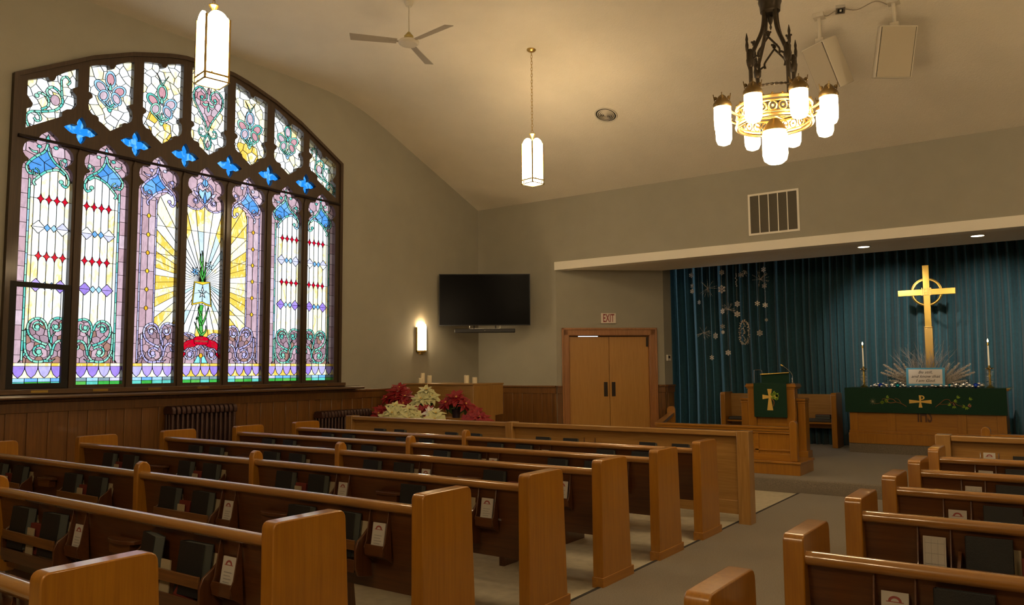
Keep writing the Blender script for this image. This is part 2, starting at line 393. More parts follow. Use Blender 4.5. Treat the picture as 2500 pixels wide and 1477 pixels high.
VAR = {'white': ['gl_white', 'gl_white2', 'gl_white', 'gl_white3', 'gl_cream'], 'whitey': ['gl_white', 'gl_cream', 'gl_yellow', 'gl_white2', 'gl_yellow'],
       'lights': ['gl_white', 'gl_white2', 'gl_white', 'gl_white', 'gl_cream', 'gl_white3'], 'pink': ['gl_pink', 'gl_pink2', 'gl_pink3', 'gl_pink'],
       'mauve': ['gl_pink2', 'gl_mauve', 'gl_mauve2', 'gl_mauve', 'gl_brown', 'gl_pink'], 'blue': ['gl_blue', 'gl_blue2', 'gl_blue'], 'deep': ['gl_deep'],
       'teal': ['gl_teal', 'gl_teal2', 'gl_mint', 'gl_teal'], 'tealb': ['gl_teal', 'gl_mint', 'gl_sky', 'gl_teal2'], 'lav': ['gl_lilac', 'gl_lav', 'gl_lilac'], 'red': ['gl_red'], 'rose': ['gl_rose', 'gl_pink3', 'gl_pink3'],
       'kite': ['gl_lav', 'gl_white3'], 'kitep': ['gl_purple', 'gl_purple2'], 'sky': ['gl_sky', 'gl_blue2'], 'shield': ['gl_purple2', 'gl_lilac', 'gl_purple'],
       'cream': ['gl_cream', 'gl_white', 'gl_yellow'], 'yel': ['gl_cream', 'gl_cream', 'gl_yellow'], 'bluband': ['gl_lav', 'gl_blue2', 'gl_slate', 'gl_sky'], 'grn': ['gl_grass', 'gl_green', 'gl_teal2'],
       'amber': ['gl_gold', 'gl_amber'], 'rayy': ['gl_yellow', 'gl_cream', 'gl_white', 'gl_yellow'], 'rayw': ['gl_white2', 'gl_white', 'gl_white3', 'gl_pale'],
       'green': ['gl_green', 'gl_grass'], 'page': ['gl_pale'], 'gold': ['gl_gold'], 'aqua': ['gl_aqua'], 'purp': ['gl_purple']}
ALLG = [n for n in MATS if n.startswith('gl_')]
GI = {n: i for i, n in enumerate(ALLG)}
class Pane:
    def __init__(s, name, yc, outline, base, m=1, seed=0):
        s.name = name; s.yc = yc; s.out = [(u, z) for u, z in outline]; s.m = m; s.R = random.Random(seed)
        s.sh = [(None, base, 'base')]; s.ln = []
    def T(s, p): return (p[0]*s.m, p[1])
    def poly(s, pts, col, tg=None): s.sh.append(([s.T(p) for p in pts], col, tg or 'x%d' % len(s.sh)))
    def rect(s, a, b, c, d, col, tg=None): s.poly([(a, b), (c, b), (c, d), (a, d)], col, tg)
    def line(s, pts, tg): s.ln.append(([s.T(p) for p in pts], tg))
    def ell(s, cx, cz, a, b, col, n=12, rot=0): s.poly([(cx+a*cos(t)*cos(rot)-b*sin(t)*sin(rot), cz+a*cos(t)*sin(rot)+b*sin(t)*cos(rot)) for t in [2*pi*i/n for i in range(n)]], col)
    def tear(s, cx, cz, w, h, col, rot=0):
        P = [(0, h), (w*.45, h*.35), (w, -h*.2), (w*.75, -h*.7), (0, -h), (-w*.75, -h*.7), (-w, -h*.2), (-w*.45, h*.35)]
        s.poly([(cx+x*cos(rot)-z*sin(rot), cz+x*sin(rot)+z*cos(rot)) for x, z in P], col)
    def stroke(s, pts, w, col, seg=.07, taper=False, k=5):
        P = smooth_path([(p[0], p[1]) for p in pts], k)
        L = [0]
        for a, b in zip(P, P[1:]): L.append(L[-1]+(b-a).length)
        lf = []; rg = []
        for i, p in enumerate(P):
            t = (P[min(i+1, len(P)-1)]-P[max(i-1, 0)]).normalized(); n = Vector((-t.y, t.x))
            ww = w/2*(1 if not taper else max(.12, 1-.85*L[i]/L[-1]))
            lf.append(p+n*ww); rg.append(p-n*ww)
        ns = max(1, round(L[-1]/seg)); i0 = 0
        for q in range(ns):
            tgt = L[-1]*(q+1)/ns; i1 = max(i0+1, min(range(len(L)), key=lambda i: abs(L[i]-tgt)))
            if q == ns-1: i1 = len(P)-1
            if i1 <= i0: continue
            s.poly([tuple(v) for v in lf[i0:i1+1]]+[tuple(v) for v in rg[i0:i1+1][::-1]], col); i0 = i1
    def spiral(s, cx, cz, r0, r1, a0, turns, w, col, eye=True):
        n = max(8, int(abs(turns)*14)); pts = [(cx+(r0+(r1-r0)*i/n)*cos(a0+2*pi*turns*i/n), cz+(r0+(r1-r0)*i/n)*sin(a0+2*pi*turns*i/n)) for i in range(n+1)]
        s.stroke(pts, w, col, seg=.06, k=1)
        if eye: s.ell(cx, cz, r1*1.0, r1*1.0, col, 8)
    def honey(s, u0, z0, u1, z1, a, tg, jit=.28):
        V = {}
        def key(x, z): return (round(x/a*20), round(z/a*20))
        def pt(x, z):
            k = key(x, z)
            if k not in V: V[k] = (x+s.R.uniform(-jit, jit)*a, z+s.R.uniform(-jit, jit)*a)
            return V[k]
        done = set(); r = 0; z = z0-a
        while z < z1+a:
            x = u0-a+(a*.866 if r % 2 else 0)
            while x < u1+a:
                c = [(x+a*sin(pi/3*i), z+a*cos(pi/3*i)) for i in range(6)]
                for i in range(6):
                    k = tuple(sorted((key(*c[i]), key(*c[(i+1) % 6]))))
                    if k in done: continue
                    done.add(k); s.ln.append(([pt(*c[i]), pt(*c[(i+1) % 6])], tg))
                x += a*1.732
            z += a*1.5; r += 1
    def build(s, parent, x=-9.0, lead=.0048):
        vs = []; fc = []; ed = []; etag = []
        def addp(pl):
            o = len(vs); vs.extend(Vector((p[0], p[1])) for p in pl); return list(range(o, o+len(pl)))
        fc.append(addp(ccw(s.out)))
        for pl, c, t in s.sh[1:]: fc.append(addp(ccw(pl)))
        for pl, t in s.ln:
            ids = addp(pl)
            for i, j in zip(ids, ids[1:]): ed.append((i, j)); etag.append(t)
        ov, oe, of, _, oo, ofc = delaunay_2d_cdt(vs, ed, fc, 0, 1e-5, True)
        tris = []; top = []
        for f, o in zip(of, ofc):
            if 0 in o: tris.append(f); top.append(max(o))
        ne = len(ed); emap = {}
        for e, o in zip(oe, oo):
            ts = {etag[i] for i in o if i < ne}
            if ts: emap[tuple(sorted(e))] = ts
        adj = {}
        for ti, f in enumerate(tris):
            for i in range(3):
                adj.setdefault(tuple(sorted((f[i], f[(i+1) % 3]))), []).append(ti)
        par = list(range(len(tris)))
        def find(a):
            while par[a] != a: par[a] = par[par[a]]; a = par[a]
            return a
        leads = []
        for e, t in adj.items():
            if len(t) < 2: continue
            A, B = top[t[0]], top[t[1]]
            if A != B and {s.sh[A][2], s.sh[B][2]} == {'ry', 'rw'} and e not in emap: continue
            if A != B: leads.append(e)
            elif e in emap and s.sh[A][2] in emap[e]: leads.append(e)
            else: par[find(t[0])] = find(t[1])
        mb = MB(); mb.add([(x, s.yc+v.x, v.y) for v in ov], [], 0)
        for ti, f in enumerate(tris):
            r = find(ti); cx = ov[tris[r][0]]
            h = int(abs(sin(cx.x*913.7+cx.y*517.3+s.yc*77.1+top[ti]*3.3))*9973)
            vr = VAR[s.sh[top[ti]][1]]
            mb.f.append(tuple(f)); mb.m.append(GI[vr[h % len(vr)]])
        g = mb.build(s.name, ALLG, parent)
        lb = MB()
        for i, j in leads:
            a, b = ov[i], ov[j]; d = b-a
            if d.length < 1e-4: continue
            d.normalize(); n = Vector((-d.y, d.x))*lead/2; e = d*lead*.3; a = a-e; b = b+e
            q = [a+n, b+n, b-n, a-n]
            lb.add([(x+.004, s.yc+p.x, p.y) for p in q]+[(x-.004, s.yc+p.x, p.y) for p in q], [(0, 1, 2, 3), (4, 7, 6, 5), (0, 4, 5, 1), (2, 6, 7, 3)])
        if lb.v: lb.build('lead_came', 'came_lead', g, sharp=180)
        return g
HL = [(.262, 1.375), (.262, 3.69), (.255, 3.73), (.235, 3.76), (.205, 3.775), (.20, 3.80), (.235, 3.825), (.258, 3.86), (.262, 3.90), (.25, 3.95),
      (.215, 3.99), (.17, 4.005), (.13, 4.00), (.12, 4.03), (.085, 4.09), (0, 4.155)]
LANCET = [(u, z) for u, z in HL]+[(-u, z) for u, z in HL[-2::-1]]
LOW = [(0, 4.315), (.10, 4.385), (.135, 4.40), (.14, 4.44), (.165, 4.455), (.21, 4.46), (.25, 4.50), (.26, 4.56), (.25, 4.62), (.215, 4.655), (.22, 4.69), (.26, 4.71)]
def upper_outline(yc):
    top = []
    zt = lambda u: arch(yc+u, .115)
    top = [(.26, zt(.26)), (.18, zt(.18)-.0), (.10, zt(.10)-.01), (.045, zt(.045)-.02), (.02, zt(.02)-.065), (-.02, zt(-.02)-.065), (-.045, zt(-.045)-.02), (-.10, zt(-.10)-.01), (-.18, zt(-.18)), (-.26, zt(-.26))]
    return LOW+top+[(-u, z) for u, z in LOW[:0:-1]]
def corner_outline(yc, m):
    zt = lambda u: arch(yc+u*m, .115)
    P = [(-.26, 4.13), (.10, 4.345), (.105, 4.40), (.15, 4.44), (.22, 4.46), (.255, 4.52), (.25, 4.62), (.205, 4.665), (.21, 4.70), (.26, 4.73),
         (.26, zt(.26)), (.12, zt(.12)-.01), (.03, zt(.03)-.03), (.01, zt(.01)-.075), (-.03, zt(-.03)-.075), (-.06, zt(-.06)-.02), (-.26, zt(-.26)), (-.26, 4.49), (-.20, 4.41), (-.21, 4.37), (-.26, 4.34)]
    return [(u*m, z) for u, z in P]
def star(P, cx, cz, w, h, col):
    P.poly([(cx, cz+h), (cx+.34*w, cz+0.31*h), (cx+w, cz), (cx+.34*w, cz-0.31*h), (cx, cz-h), (cx-.34*w, cz-0.31*h), (cx-w, cz), (cx-.34*w, cz+0.31*h)], col)
def base_bands(P):
    w = .262
    for i in range(4):
        a = -w+i*w/2; b = a+w/2
        P.rect(a, 1.58, b, 1.615, 'yel'); P.rect(a, 1.413, b, 1.452, 'bluband'); P.rect(a, 1.37, b, 1.413, 'grn')
    P.rect(-w, 1.452, w, 1.58, 'cream', 'shb')
    for i in range(4):
        c = -w+(i+.5)*w/2; h = w/4
        P.poly([(c-h, 1.58), (c+h, 1.58), (c+h*.95, 1.545), (c+h*.6, 1.49), (c, 1.453), (c-h*.6, 1.49), (c-h*.95, 1.545)], 'shield')
def scroll_field(P, sc, bg, right=.157):
    P.poly([(-.262, 1.615), (-.262, 2.09), (-.17, 2.10), (-.1, 2.06), (-.08, 2.0), (-.04, 2.08), (.03, 2.095), (.09, 2.07), (.14, 1.98), (right, 1.95), (right, 1.615)], bg, 'sc')
    P.honey(-.262, 1.615, right, 2.1, .052, 'sc', .2)
    w = .026
    P.stroke([(-.27, 2.085), (-.22, 2.098), (-.17, 2.105), (-.115, 2.07), (-.09, 1.99), (-.10, 1.91), (-.12, 1.83)], w, sc)
    P.stroke([(-.12, 1.83), (-.125, 1.90), (-.16, 1.95)], .03, sc, taper=True)
    P.spiral(-.165, 2.01, .06, .026, 2.4, .75, w*.9, sc)
    P.stroke([(-.075, 1.98), (-.05, 2.05), (.0, 2.09), (.06, 2.085), (.11, 2.04), (.12, 1.97), (.09, 1.90), (.02, 1.85), (-.08, 1.81)], w, sc)
    P.spiral(.025, 2.0, .058, .026, pi*.9, -.8, w*.9, sc)
    P.stroke([(-.10, 1.83), (-.125, 1.76), (-.11, 1.68), (-.05, 1.635), (.03, 1.63), (.09, 1.66), (.135, 1.74), (.145, 1.85), (.148, 1.96)], w, sc)
    P.spiral(.0, 1.735, .075, .03, 2.6, -.85, w, sc)
    P.stroke([(-.27, 1.83), (-.235, 1.86), (-.185, 1.85), (-.15, 1.80), (-.13, 1.70)], w, sc)
    P.stroke([(-.05, 1.64), (-.12, 1.635), (-.17, 1.66)], .03, sc, taper=True)
    P.stroke([(.14, 1.72), (.17, 1.66), (.20, 1.62)], .026, sc, taper=True)
    P.stroke([(-.262, 1.77), (-.235, 1.775), (-.23, 1.81)], .02, sc)
def head(P, sc, fieldtop=True, hb='pink'):
    P.honey(-.262, 3.45, .262, 4.1, .075, 'base', .25)
    P.poly([(0, 4.0), (.05, 3.92), (.14, 3.83), (.19, 3.75), (.17, 3.69), (.07, 3.66), (-.02, 3.72), (-.11, 3.79), (-.03, 3.90)], 'blue', 'bl')
    P.line([(-.04, 3.86), (.03, 3.80), (.10, 3.86)], 'bl'); P.line([(.03, 3.80), (.02, 3.68)], 'bl'); P.line([(.03, 3.80), (-.07, 3.75)], 'bl'); P.line([(.06, 3.76), (.16, 3.78)], 'bl')
    w = .026
    P.stroke([(0, 4.01), (-.02, 3.91), (-.08, 3.82), (-.16, 3.76), (-.215, 3.70), (-.235, 3.62), (-.205, 3.565), (-.16, 3.59)], w, sc)
    P.stroke([(0, 4.01), (.03, 3.92), (.10, 3.86), (.17, 3.79), (.205, 3.72), (.175, 3.655), (.115, 3.66)], w, sc)
    P.stroke([(-.19, 3.70), (-.13, 3.74), (-.06, 3.73), (.02, 3.69), (.09, 3.62), (.13, 3.57), (.11, 3.53)], w, sc)
    P.spiral(-.165, 3.83, .042, .026, 4.2, -.9, .016, sc, False); P.ell(-.185, 3.86, .024, .024, sc, 8)
    P.spiral(.115, 3.675, .04, .03, 1.5, .9, .015, sc, False)
    P.ell(-.085, 3.985, .026, .02, sc, 8); P.ell(.085, 3.965, .026, .02, sc, 8); P.ell(-.155, 3.615, .026, .024, sc, 8)
    P.tear(0, 4.07, .024, .05, sc); P.stroke([(.10, 3.90), (.15, 3.90), (.19, 3.93)], .03, sc, taper=True)
def typeA(idx, yc, m):
    P = Pane('stained_glass', yc, LANCET, 'pink', m, idx)
    P.poly([(-.262, 1.615), (.157, 1.615), (.157, 3.52), (.12, 3.56), (.07, 3.64), (-.02, 3.71), (-.10, 3.745), (-.17, 3.72), (-.22, 3.65), (-.262, 3.62)], 'lights', 'lt')
    X = [-.203, -.119, -.035, .049]
    for u in X+[.12]: P.line([(u, 1.615), (u, 3.76)], 'lt')
    for zr in (3.395, 2.768):
        P.line([(-.262, zr), (.157, zr)], 'lt')
        for u in X: star(P, u, zr, .037, .058, 'red')
        for a, b in zip([-.262]+X, X+[.12]):
            for sg in (1, -1):
                c = (a+b)/2; P.line([(a+.004, zr+sg*.05), (c, zr+sg*.008), (b-.004, zr+sg*.05)], 'none')
    for zr, kc in ((3.083, 'kite'), (2.45, 'kitep')):
        for cu, sg in ((-.19, 1), (.062, 1)):
            w = .072
            P.poly([(cu-w, zr), (cu, zr+.072), (cu+w, zr)], kc); P.poly([(cu-w, zr), (cu, zr-.072), (cu+w, zr)], kc)
        for cu in (-.10, -.03): P.poly([(cu-.034, zr), (cu, zr+.04), (cu+.034, zr), (cu, zr-.04)], 'sky')
    P.rect(.18, 1.615, .27, 3.70, 'pink', 'bd')
    z = 1.70
    while z < 3.7: P.line([(.18, z), (.27, z)], 'bd'); z += .157
    head(P, 'tealb')
    z = 1.96
    while z < 3.55:
        P.rect(.157, z, .18, min(z+.118, 3.6), 'tealb'); z += .118
    scroll_field(P, 'teal', 'mauve'); z = 1.64
    while z < 1.95: P.rect(.157, z, .18, z+.105, 'teal'); z += .105
    base_bands(P)
    return P
def ray_lines(P, yc, cz, n, r1, tg, off=0.0):
    for i in range(n):
        a = 2*pi*(i+off)/n; du = (5.845-yc)*P.m
        P.line([(du+.0*cos(a), cz), (du+r1*cos(a), cz+r1*sin(a))], tg)
def typeB(idx, yc, m):
    P = Pane('stained_glass', yc, LANCET, 'pink', m, idx)
    P.poly([(-.27, 1.615), (.0, 1.615), (.0, 3.56), (-.03, 3.66), (-.12, 3.72), (-.2, 3.70), (-.27, 3.62)], 'rayy', 'ry')
    ray_lines(P, yc, 2.66, 44, 1.3, 'ry', .3)
    for z in (3.3, 2.95, 2.25): P.line([(-.27, z), (0, z)], 'ry')
    P.rect(.02, 1.615, .19, 3.60, 'pink', 'pk'); P.rect(.21, 1.615, .27, 3.72, 'pink', 'pk2')
    P.line([(.105, 1.615), (.105, 3.6)], 'pk')
    D = [3.402, 3.17, 2.948, 2.726, 2.502, 2.277]
    for z in D: P.line([(.0, z), (.27, z)], 'pk'); P.line([(.2, z), (.27, z)], 'pk2')
    for z in (2.05, 1.85): P.line([(.02, z), (.27, z)], 'pk'); P.line([(.2, z), (.27, z)], 'pk2')
    head(P, 'lav')
    z = 1.66
    while z < 3.55:
        P.rect(.0, z, .02, z+.115, 'lav'); P.rect(.19, z, .21, z+.115, 'lav'); z += .115
    for z in D: P.ell(.105, z, .022, .026, 'amber', 12)
    scroll_field(P, 'lav', 'mauve', .19); base_bands(P)
    return P
def typeC(idx, yc):
    P = Pane('stained_glass', yc, LANCET, 'pink', 1, idx)
    P.honey(-.262, 3.5, .262, 4.15, .085, 'base', .2)
    P.poly([(-.27, 1.615), (.27, 1.615), (.27, 3.62), (.2, 3.585), (.1, 3.59), (0, 3.64), (-.1, 3.59), (-.2, 3.585), (-.27, 3.62)], 'rayy', 'ry')
    P.poly([(-.27, 2.05), (.27, 2.05), (.27, 3.10), (.16, 3.32), (0, 3.42), (-.16, 3.32), (-.27, 3.10)], 'rayw', 'rw')
    for tg in ('ry', 'rw'):
        ray_lines(P, 5.845, 2.66, 46, 1.15, tg, .5)
        for z in (3.3, 2.28): P.line([(-.27, z), (.27, z+.01)], tg)
    P.poly([(-.27, 1.615), (-.27, 1.98), (-.2, 2.0), (-.1, 1.97), (-.03, 1.9), (.03, 1.9), (.1, 1.97), (.2, 2.0), (.27, 1.98), (.27, 1.615)], 'mauve', 'sc')
    P.honey(-.262, 1.615, .262, 2.0, .07, 'sc', .2)
    for s_ in (1, -1):
        P.stroke([(s_*.27, 1.985), (s_*.18, 1.995), (s_*.1, 1.96), (s_*.05, 1.89)], .022, 'lav')
        P.stroke([(s_*.25, 1.99), (s_*.17, 1.94), (s_*.15, 1.90)], .024, 'lav', taper=True)
        P.spiral(s_*.155, 1.73, .085, .034, pi/2 if s_ > 0 else pi/2, s_*-1.0, .022, 'lav')
        P.stroke([(0.005*s_, 1.85), (s_*.03, 1.81), (s_*.08, 1.78), (s_*.13, 1.785), (s_*.17, 1.81)], .02, 'lav')
        P.stroke([(s_*.09, 1.82), (s_*.06, 1.77), (s_*.07, 1.70)], .02, 'lav')
        P.poly([(s_*.01, 1.70), (s_*.01, 1.62), (s_*.1, 1.62), (s_*.07, 1.67), (s_*.05, 1.71)], 'aqua')
    # open book with gold edge
    P.poly([(-.12, 2.655), (.105, 2.665), (.135, 2.345), (.06, 2.36), (.0, 2.385), (-.07, 2.37), (-.15, 2.35)], 'gold')
    P.poly([(-.108, 2.642), (-.0, 2.62), (-.0, 2.405), (-.07, 2.39), (-.132, 2.372)], 'page', 'bk'); P.poly([(0, 2.62), (.095, 2.652), (.12, 2.366), (.06, 2.38), (.0, 2.405)], 'page', 'bk2')
    P.line([(-.12, 2.50), (-.04, 2.52), (.0, 2.50)], 'bk'); P.line([(0, 2.50), (.06, 2.53), (.12, 2.50)], 'bk2')
    for a in range(5): P.tear(.0+.03*sin(2*pi*a/5), 2.52+.045*cos(2*pi*a/5), .013, .035, 'rayw', -2*pi*a/5)
    # lily stem, leaves and flowers
    P.stroke([(-.0, 1.95), (-.01, 2.1), (-.02, 2.25), (-.005, 2.36)], .05, 'green', .09)
    P.stroke([(.0, 2.66), (-.01, 2.8), (-.005, 2.95), (-.02, 3.06)], .045, 'green', .07, True)
    for (a, b, c_) in (((0, 1.97), (-.06, 2.06), (-.10, 2.14)), ((0, 1.97), (.06, 2.03), (.06, 2.1)), ((0, 2.1), (.05, 2.2), (.09, 2.34)), ((-.01, 2.1), (-.06, 2.2), (-.08, 2.17)),
                       ((0, 2.68), (.03, 2.78), (.035, 2.92)), ((0, 2.68), (-.035, 2.76), (-.03, 2.86)), ((-.01, 2.22), (-.05, 2.30), (-.045, 2.34)), ((-.01, 2.85), (-.04, 2.92), (-.035, 3.02))):
        P.stroke([a, b, c_], .034, 'green', .2, True)
    for cx, cz, cc in ((-.105, 2.78, 'sky'), (.085, 2.87, 'page')):
        for a in range(6): P.tear(cx+.034*sin(a*pi/3+.3), cz+.034*cos(a*pi/3+.3), .014, .034, cc, -(a*pi/3+.3))
    # red memorial ribbon
    P.poly([(-.27, 1.70), (-.235, 1.76), (-.21, 1.74), (-.235, 1.70), (-.262, 1.67)], 'red'); P.poly([(.27, 1.70), (.235, 1.76), (.21, 1.74), (.235, 1.70), (.262, 1.67)], 'red')
    P.poly([(-.25, 1.86), (-.20, 1.90), (-.10, 1.925), (-.08, 1.87), (-.05, 1.85), (-.10, 1.825), (-.19, 1.81), (-.235, 1.775)], 'red')
    P.poly([(.25, 1.86), (.20, 1.90), (.10, 1.925), (.08, 1.87), (.05, 1.85), (.10, 1.825), (.19, 1.81), (.235, 1.775)], 'red')
    P.poly([(-.105, 1.935), (-.06, 1.955), (0, 1.96), (.06, 1.955), (.105, 1.935), (.095, 1.865), (.05, 1.85), (-.05, 1.85), (-.095, 1.865)], 'red')
    P.ell(0, 1.715, .027, .03, 'amber')
    # head ornament
    for s_ in (1, -1):
        P.stroke([(0, 3.66), (s_*.06, 3.60), (s_*.16, 3.585), (s_*.27, 3.63)], .02, 'lav')
        P.stroke([(0, 3.66), (s_*.05, 3.70), (s_*.10, 3.78), (s_*.11, 3.88), (s_*.06, 3.93), (s_*.02, 3.88)], .02, 'lav')
        P.stroke([(0, 3.99), (s_*.04, 4.02), (s_*.05, 4.06)], .02, 'lav'); P.spiral(s_*.13, 3.70, .05, .025, pi/2, s_*.9, .016, 'lav')
        P.tear(s_*.13, 3.80, .022, .05, 'lav', -s_*.9); P.poly([(s_*.01, 3.9), (s_*.045, 3.94), (s_*.02, 3.99), (0, 3.99), (0, 3.9)], 'blue')
        P.poly([(0, 3.87), (s_*.03, 3.83), (s_*.08, 3.86), (s_*.09, 3.80), (s_*.04, 3.73), (0, 3.70)], 'sky')
    P.tear(0, 3.75, .025, .08, 'blue'); base_bands(P)
    return P
def fleur(P, cz, sc, pet, k=1.0, tip=True):
    def pp(cx, cz_, a, b, rot, c2=pet):
        P.ell(cx, cz_, a*k, b*k, sc, 14, rot); P.ell(cx, cz_, a*.68*k, b*.68*k, c2, 12, rot)
    pp(0, cz+.13*k, .06, .095, 0)
    pp(-.10*k, cz+.02*k, .06, .085, .9); pp(.10*k, cz+.02*k, .06, .085, -.9)
    pp(-.07*k, cz-.07*k, .055, .075, -.5); pp(.07*k, cz-.07*k, .055, .075, .5)
    P.tear(0, cz-.165*k, .03*k, .075*k, sc); P.tear(0, cz+.04*k, .02*k, .05*k, sc)
    for i in (1, 2): P.stroke([(-.07*k*i/1.5, cz-.13*k), (0, cz-(.15+.02*i)*k), (.07*k*i/1.5, cz-.13*k)], .018*k, sc)
    P.ell(0, cz, .012, .012, 'lav', 8)
def typeU(i, yc):
    col = 'whitey' if i in (3, 5) else 'white'
    if i in (1, 7):
        m = 1 if i == 1 else -1
        P = Pane('stained_glass', yc, corner_outline(yc, m), 'white', m, 40+i)
        P.honey(-.26, 4.1, .26, 5.1, .07, 'base', .4)
        P.stroke([(-.22, 4.16), (-.25, 4.26), (-.20, 4.33), (-.13, 4.33), (-.10, 4.27), (-.14, 4.24), (-.17, 4.27)], .024, 'teal')
        P.stroke([(-.16, 4.34), (-.05, 4.37), (.06, 4.42), (.12, 4.52), (.08, 4.62), (-.0, 4.66), (-.05, 4.60), (-.02, 4.55), (.03, 4.56)], .026, 'teal')
        P.ell(.04, 4.52, .05, .06, 'pink'); P.stroke([(-.1, 4.38), (-.03, 4.44), (-.04, 4.53), (-.12, 4.56), (-.15, 4.52)], .024, 'teal')
        P.stroke([(.11, 4.58), (.10, 4.70), (.10, 4.78), (.15, 4.82), (.19, 4.77), (.16, 4.73)], .022, 'teal'); P.ell(-.15, 4.52, .025, .025, 'teal', 8)
    else:
        P = Pane('stained_glass', yc, upper_outline(yc), 'white', 1, 40+i)
        P.honey(-.26, 4.3, .26, 5.5, .07, 'base', .4)
        if i in (3, 5):
            P.poly([(-.15, 4.70), (0, 4.62), (.12, 4.58), (.14, 4.44), (.10, 4.385), (0, 4.315), (-.10, 4.40), (-.2, 4.55)], 'rayy', 'yl'); P.honey(-.26, 4.3, .26, 4.8, .07, 'yl', .4)
        if i in (2, 6): fleur(P, 4.80, 'tealb', 'rose', 1.08)
        elif i in (3, 5):
            fleur(P, 4.82, 'tealb', 'rose', 1.15)
            P.stroke([(0, 5.06), (.03, 5.12), (.08, 5.20)], .02, 'teal', taper=True); P.stroke([(0, 5.06), (-.03, 5.12), (-.08, 5.20)], .02, 'teal', taper=True)
        else:
            P.poly([(0, 4.66), (-.08, 4.82), (-.19, 5.0), (-.2, 5.12), (-.13, 5.2), (-.03, 5.16), (0, 5.24), (.03, 5.16), (.13, 5.2), (.2, 5.12), (.19, 5.0), (.08, 4.82)], 'rose', 'ht')
            P.honey(-.26, 4.6, .26, 5.3, .06, 'ht', .2)
            for s_ in (1, -1):
                P.stroke([(0, 4.64), (s_*.05, 4.76), (s_*.14, 4.90), (s_*.21, 5.02), (s_*.20, 5.14), (s_*.12, 5.20), (s_*.04, 5.15), (s_*.03, 5.07), (s_*.09, 5.03), (s_*.12, 5.08)], .022, 'teal')
                P.ell(s_*.095, 5.075, .022, .022, 'teal', 8); P.stroke([(0, 5.0), (s_*.05, 4.98), (s_*.08, 5.0)], .03, 'teal')
                P.stroke([(0, 4.62), (s_*.05, 4.56), (s_*.11, 4.57), (s_*.13, 4.62), (s_*.10, 4.66), (s_*.07, 4.64)], .02, 'teal')
                P.stroke([(0, 4.60), (s_*.05, 4.50), (s_*.03, 4.42), (0, 4.40)], .02, 'teal')
            P.tear(0, 4.95, .02, .06, 'teal'); P.tear(0, 4.47, .022, .05, 'pink')
    return P
def quatrefoil(i, yc):
    w, h = .19, .158; z = 4.237
    pts = [(0, h), (.03, h*.8), (.05, h*.55), (.052, h*.42), (.045, h*.33), (.062, .05), (.095, .056), (.135, .040), (w, 0)]
    q = pts+[(u, -z_) for u, z_ in pts[-2::-1]]; q = q+[(-u, z_) for u, z_ in q[-2:0:-1]]
    return Pane('quatrefoil_glass', yc, [(u, z+z_) for u, z_ in q], 'deep', 1, 90+i), [(u, z+z_) for u, z_ in q]
holes = []; panes = []
for i in range(1, 8):
    yc = YC+(i-4)*PITCH
    holes.append([(yc+u, z) for u, z in LANCET])
    P = {1: lambda: typeA(1, yc, -1), 2: lambda: typeA(2, yc, 1), 3: lambda: typeB(3, yc, -1), 4: lambda: typeC(4, yc), 5: lambda: typeB(5, yc, 1), 6: lambda: typeA(6, yc, -1), 7: lambda: typeA(7, yc, 1)}[i]()
    panes.append(P)
    U = typeU(i, yc+.015 if i < 7 else yc+.0); panes.append(U); holes.append([(U.yc+u, z) for u, z in U.out])
    if i < 7:
        Q, o = quatrefoil(i, yc+PITCH/2+.01); panes.append(Q); holes.append([(Q.yc+u, z) for u, z in o])
fr = plate(frame_outline(), holes, 'x', -9.035, -8.965).build('tracery_frame', 'window_wood', win)
for P in panes: P.out = [(u*1.0, z) for u, z in P.out]; P.build(win)
# raised outer moulding, mullion ribs, tie rod, casement, sill
ol = frame_outline(.0); inn = frame_outline(.05)
plate(ol, [inn], 'x', -8.97, -8.935).build('outer_moulding', 'window_wood', win, bevel=.004)
mm = MB()
for i in range(1, 7):
    y = YC+(i-3.5)*PITCH; mm.prism([(y-.03, 1.33), (y+.03, 1.33), (y+.03, 3.95), (y, 4.05), (y-.03, 3.95)], 'x', -8.966, -8.945)
mm.build('mullion_rib', 'window_wood', win, bevel=.006)
MB().tube([(-8.93, FY0+.06, 4.025), (-8.93, FY1-.06, 4.045)], .017, 8).build('tie_rod', 'iron_dark', win)
sa = plate([(3.60, 1.345), (4.215, 1.345), (4.215, 2.47), (3.60, 2.47)], [[(3.665, 1.40), (4.145, 1.40), (4.145, 2.415), (3.665, 2.415)]], 'x', -8.975, -8.935).build('casement_frame', 'came_lead', win, bevel=.004)
sl = MB(); sl.box(-9.02, FY0-.06, 1.285, -8.90, FY1+.06, 1.335)
sl.prism([(-9.02, 1.235), (-8.80, 1.235), (-8.795, 1.25), (-8.80, 1.268), (-8.93, 1.285), (-9.02, 1.285)], 'y', FY0-.35, FY1+.35)
sl.build('window_sill', 'sill_wood', win, bevel=.003)
for i in range(7):
    y = YC+(i-3)*PITCH-.02
    p = MB().box(-8.90, y-.085, 1.30, -8.895, y+.085, 1.325).build('name_plaque', 'brass', win)
for tx, y0, z0, sz in (('IN', 0, 1.935, .03), ('MEMORIAM', 0, 1.895, .036)):
    text(tx, sz, Matrix.Translation((-8.993, YC+y0, z0)) @ Matrix.Rotation(pi/2, 4, 'Z') @ Matrix.Rotation(pi/2, 4, 'X'), 'white_paper', win, name='ribbon_lettering', bold=.0006)

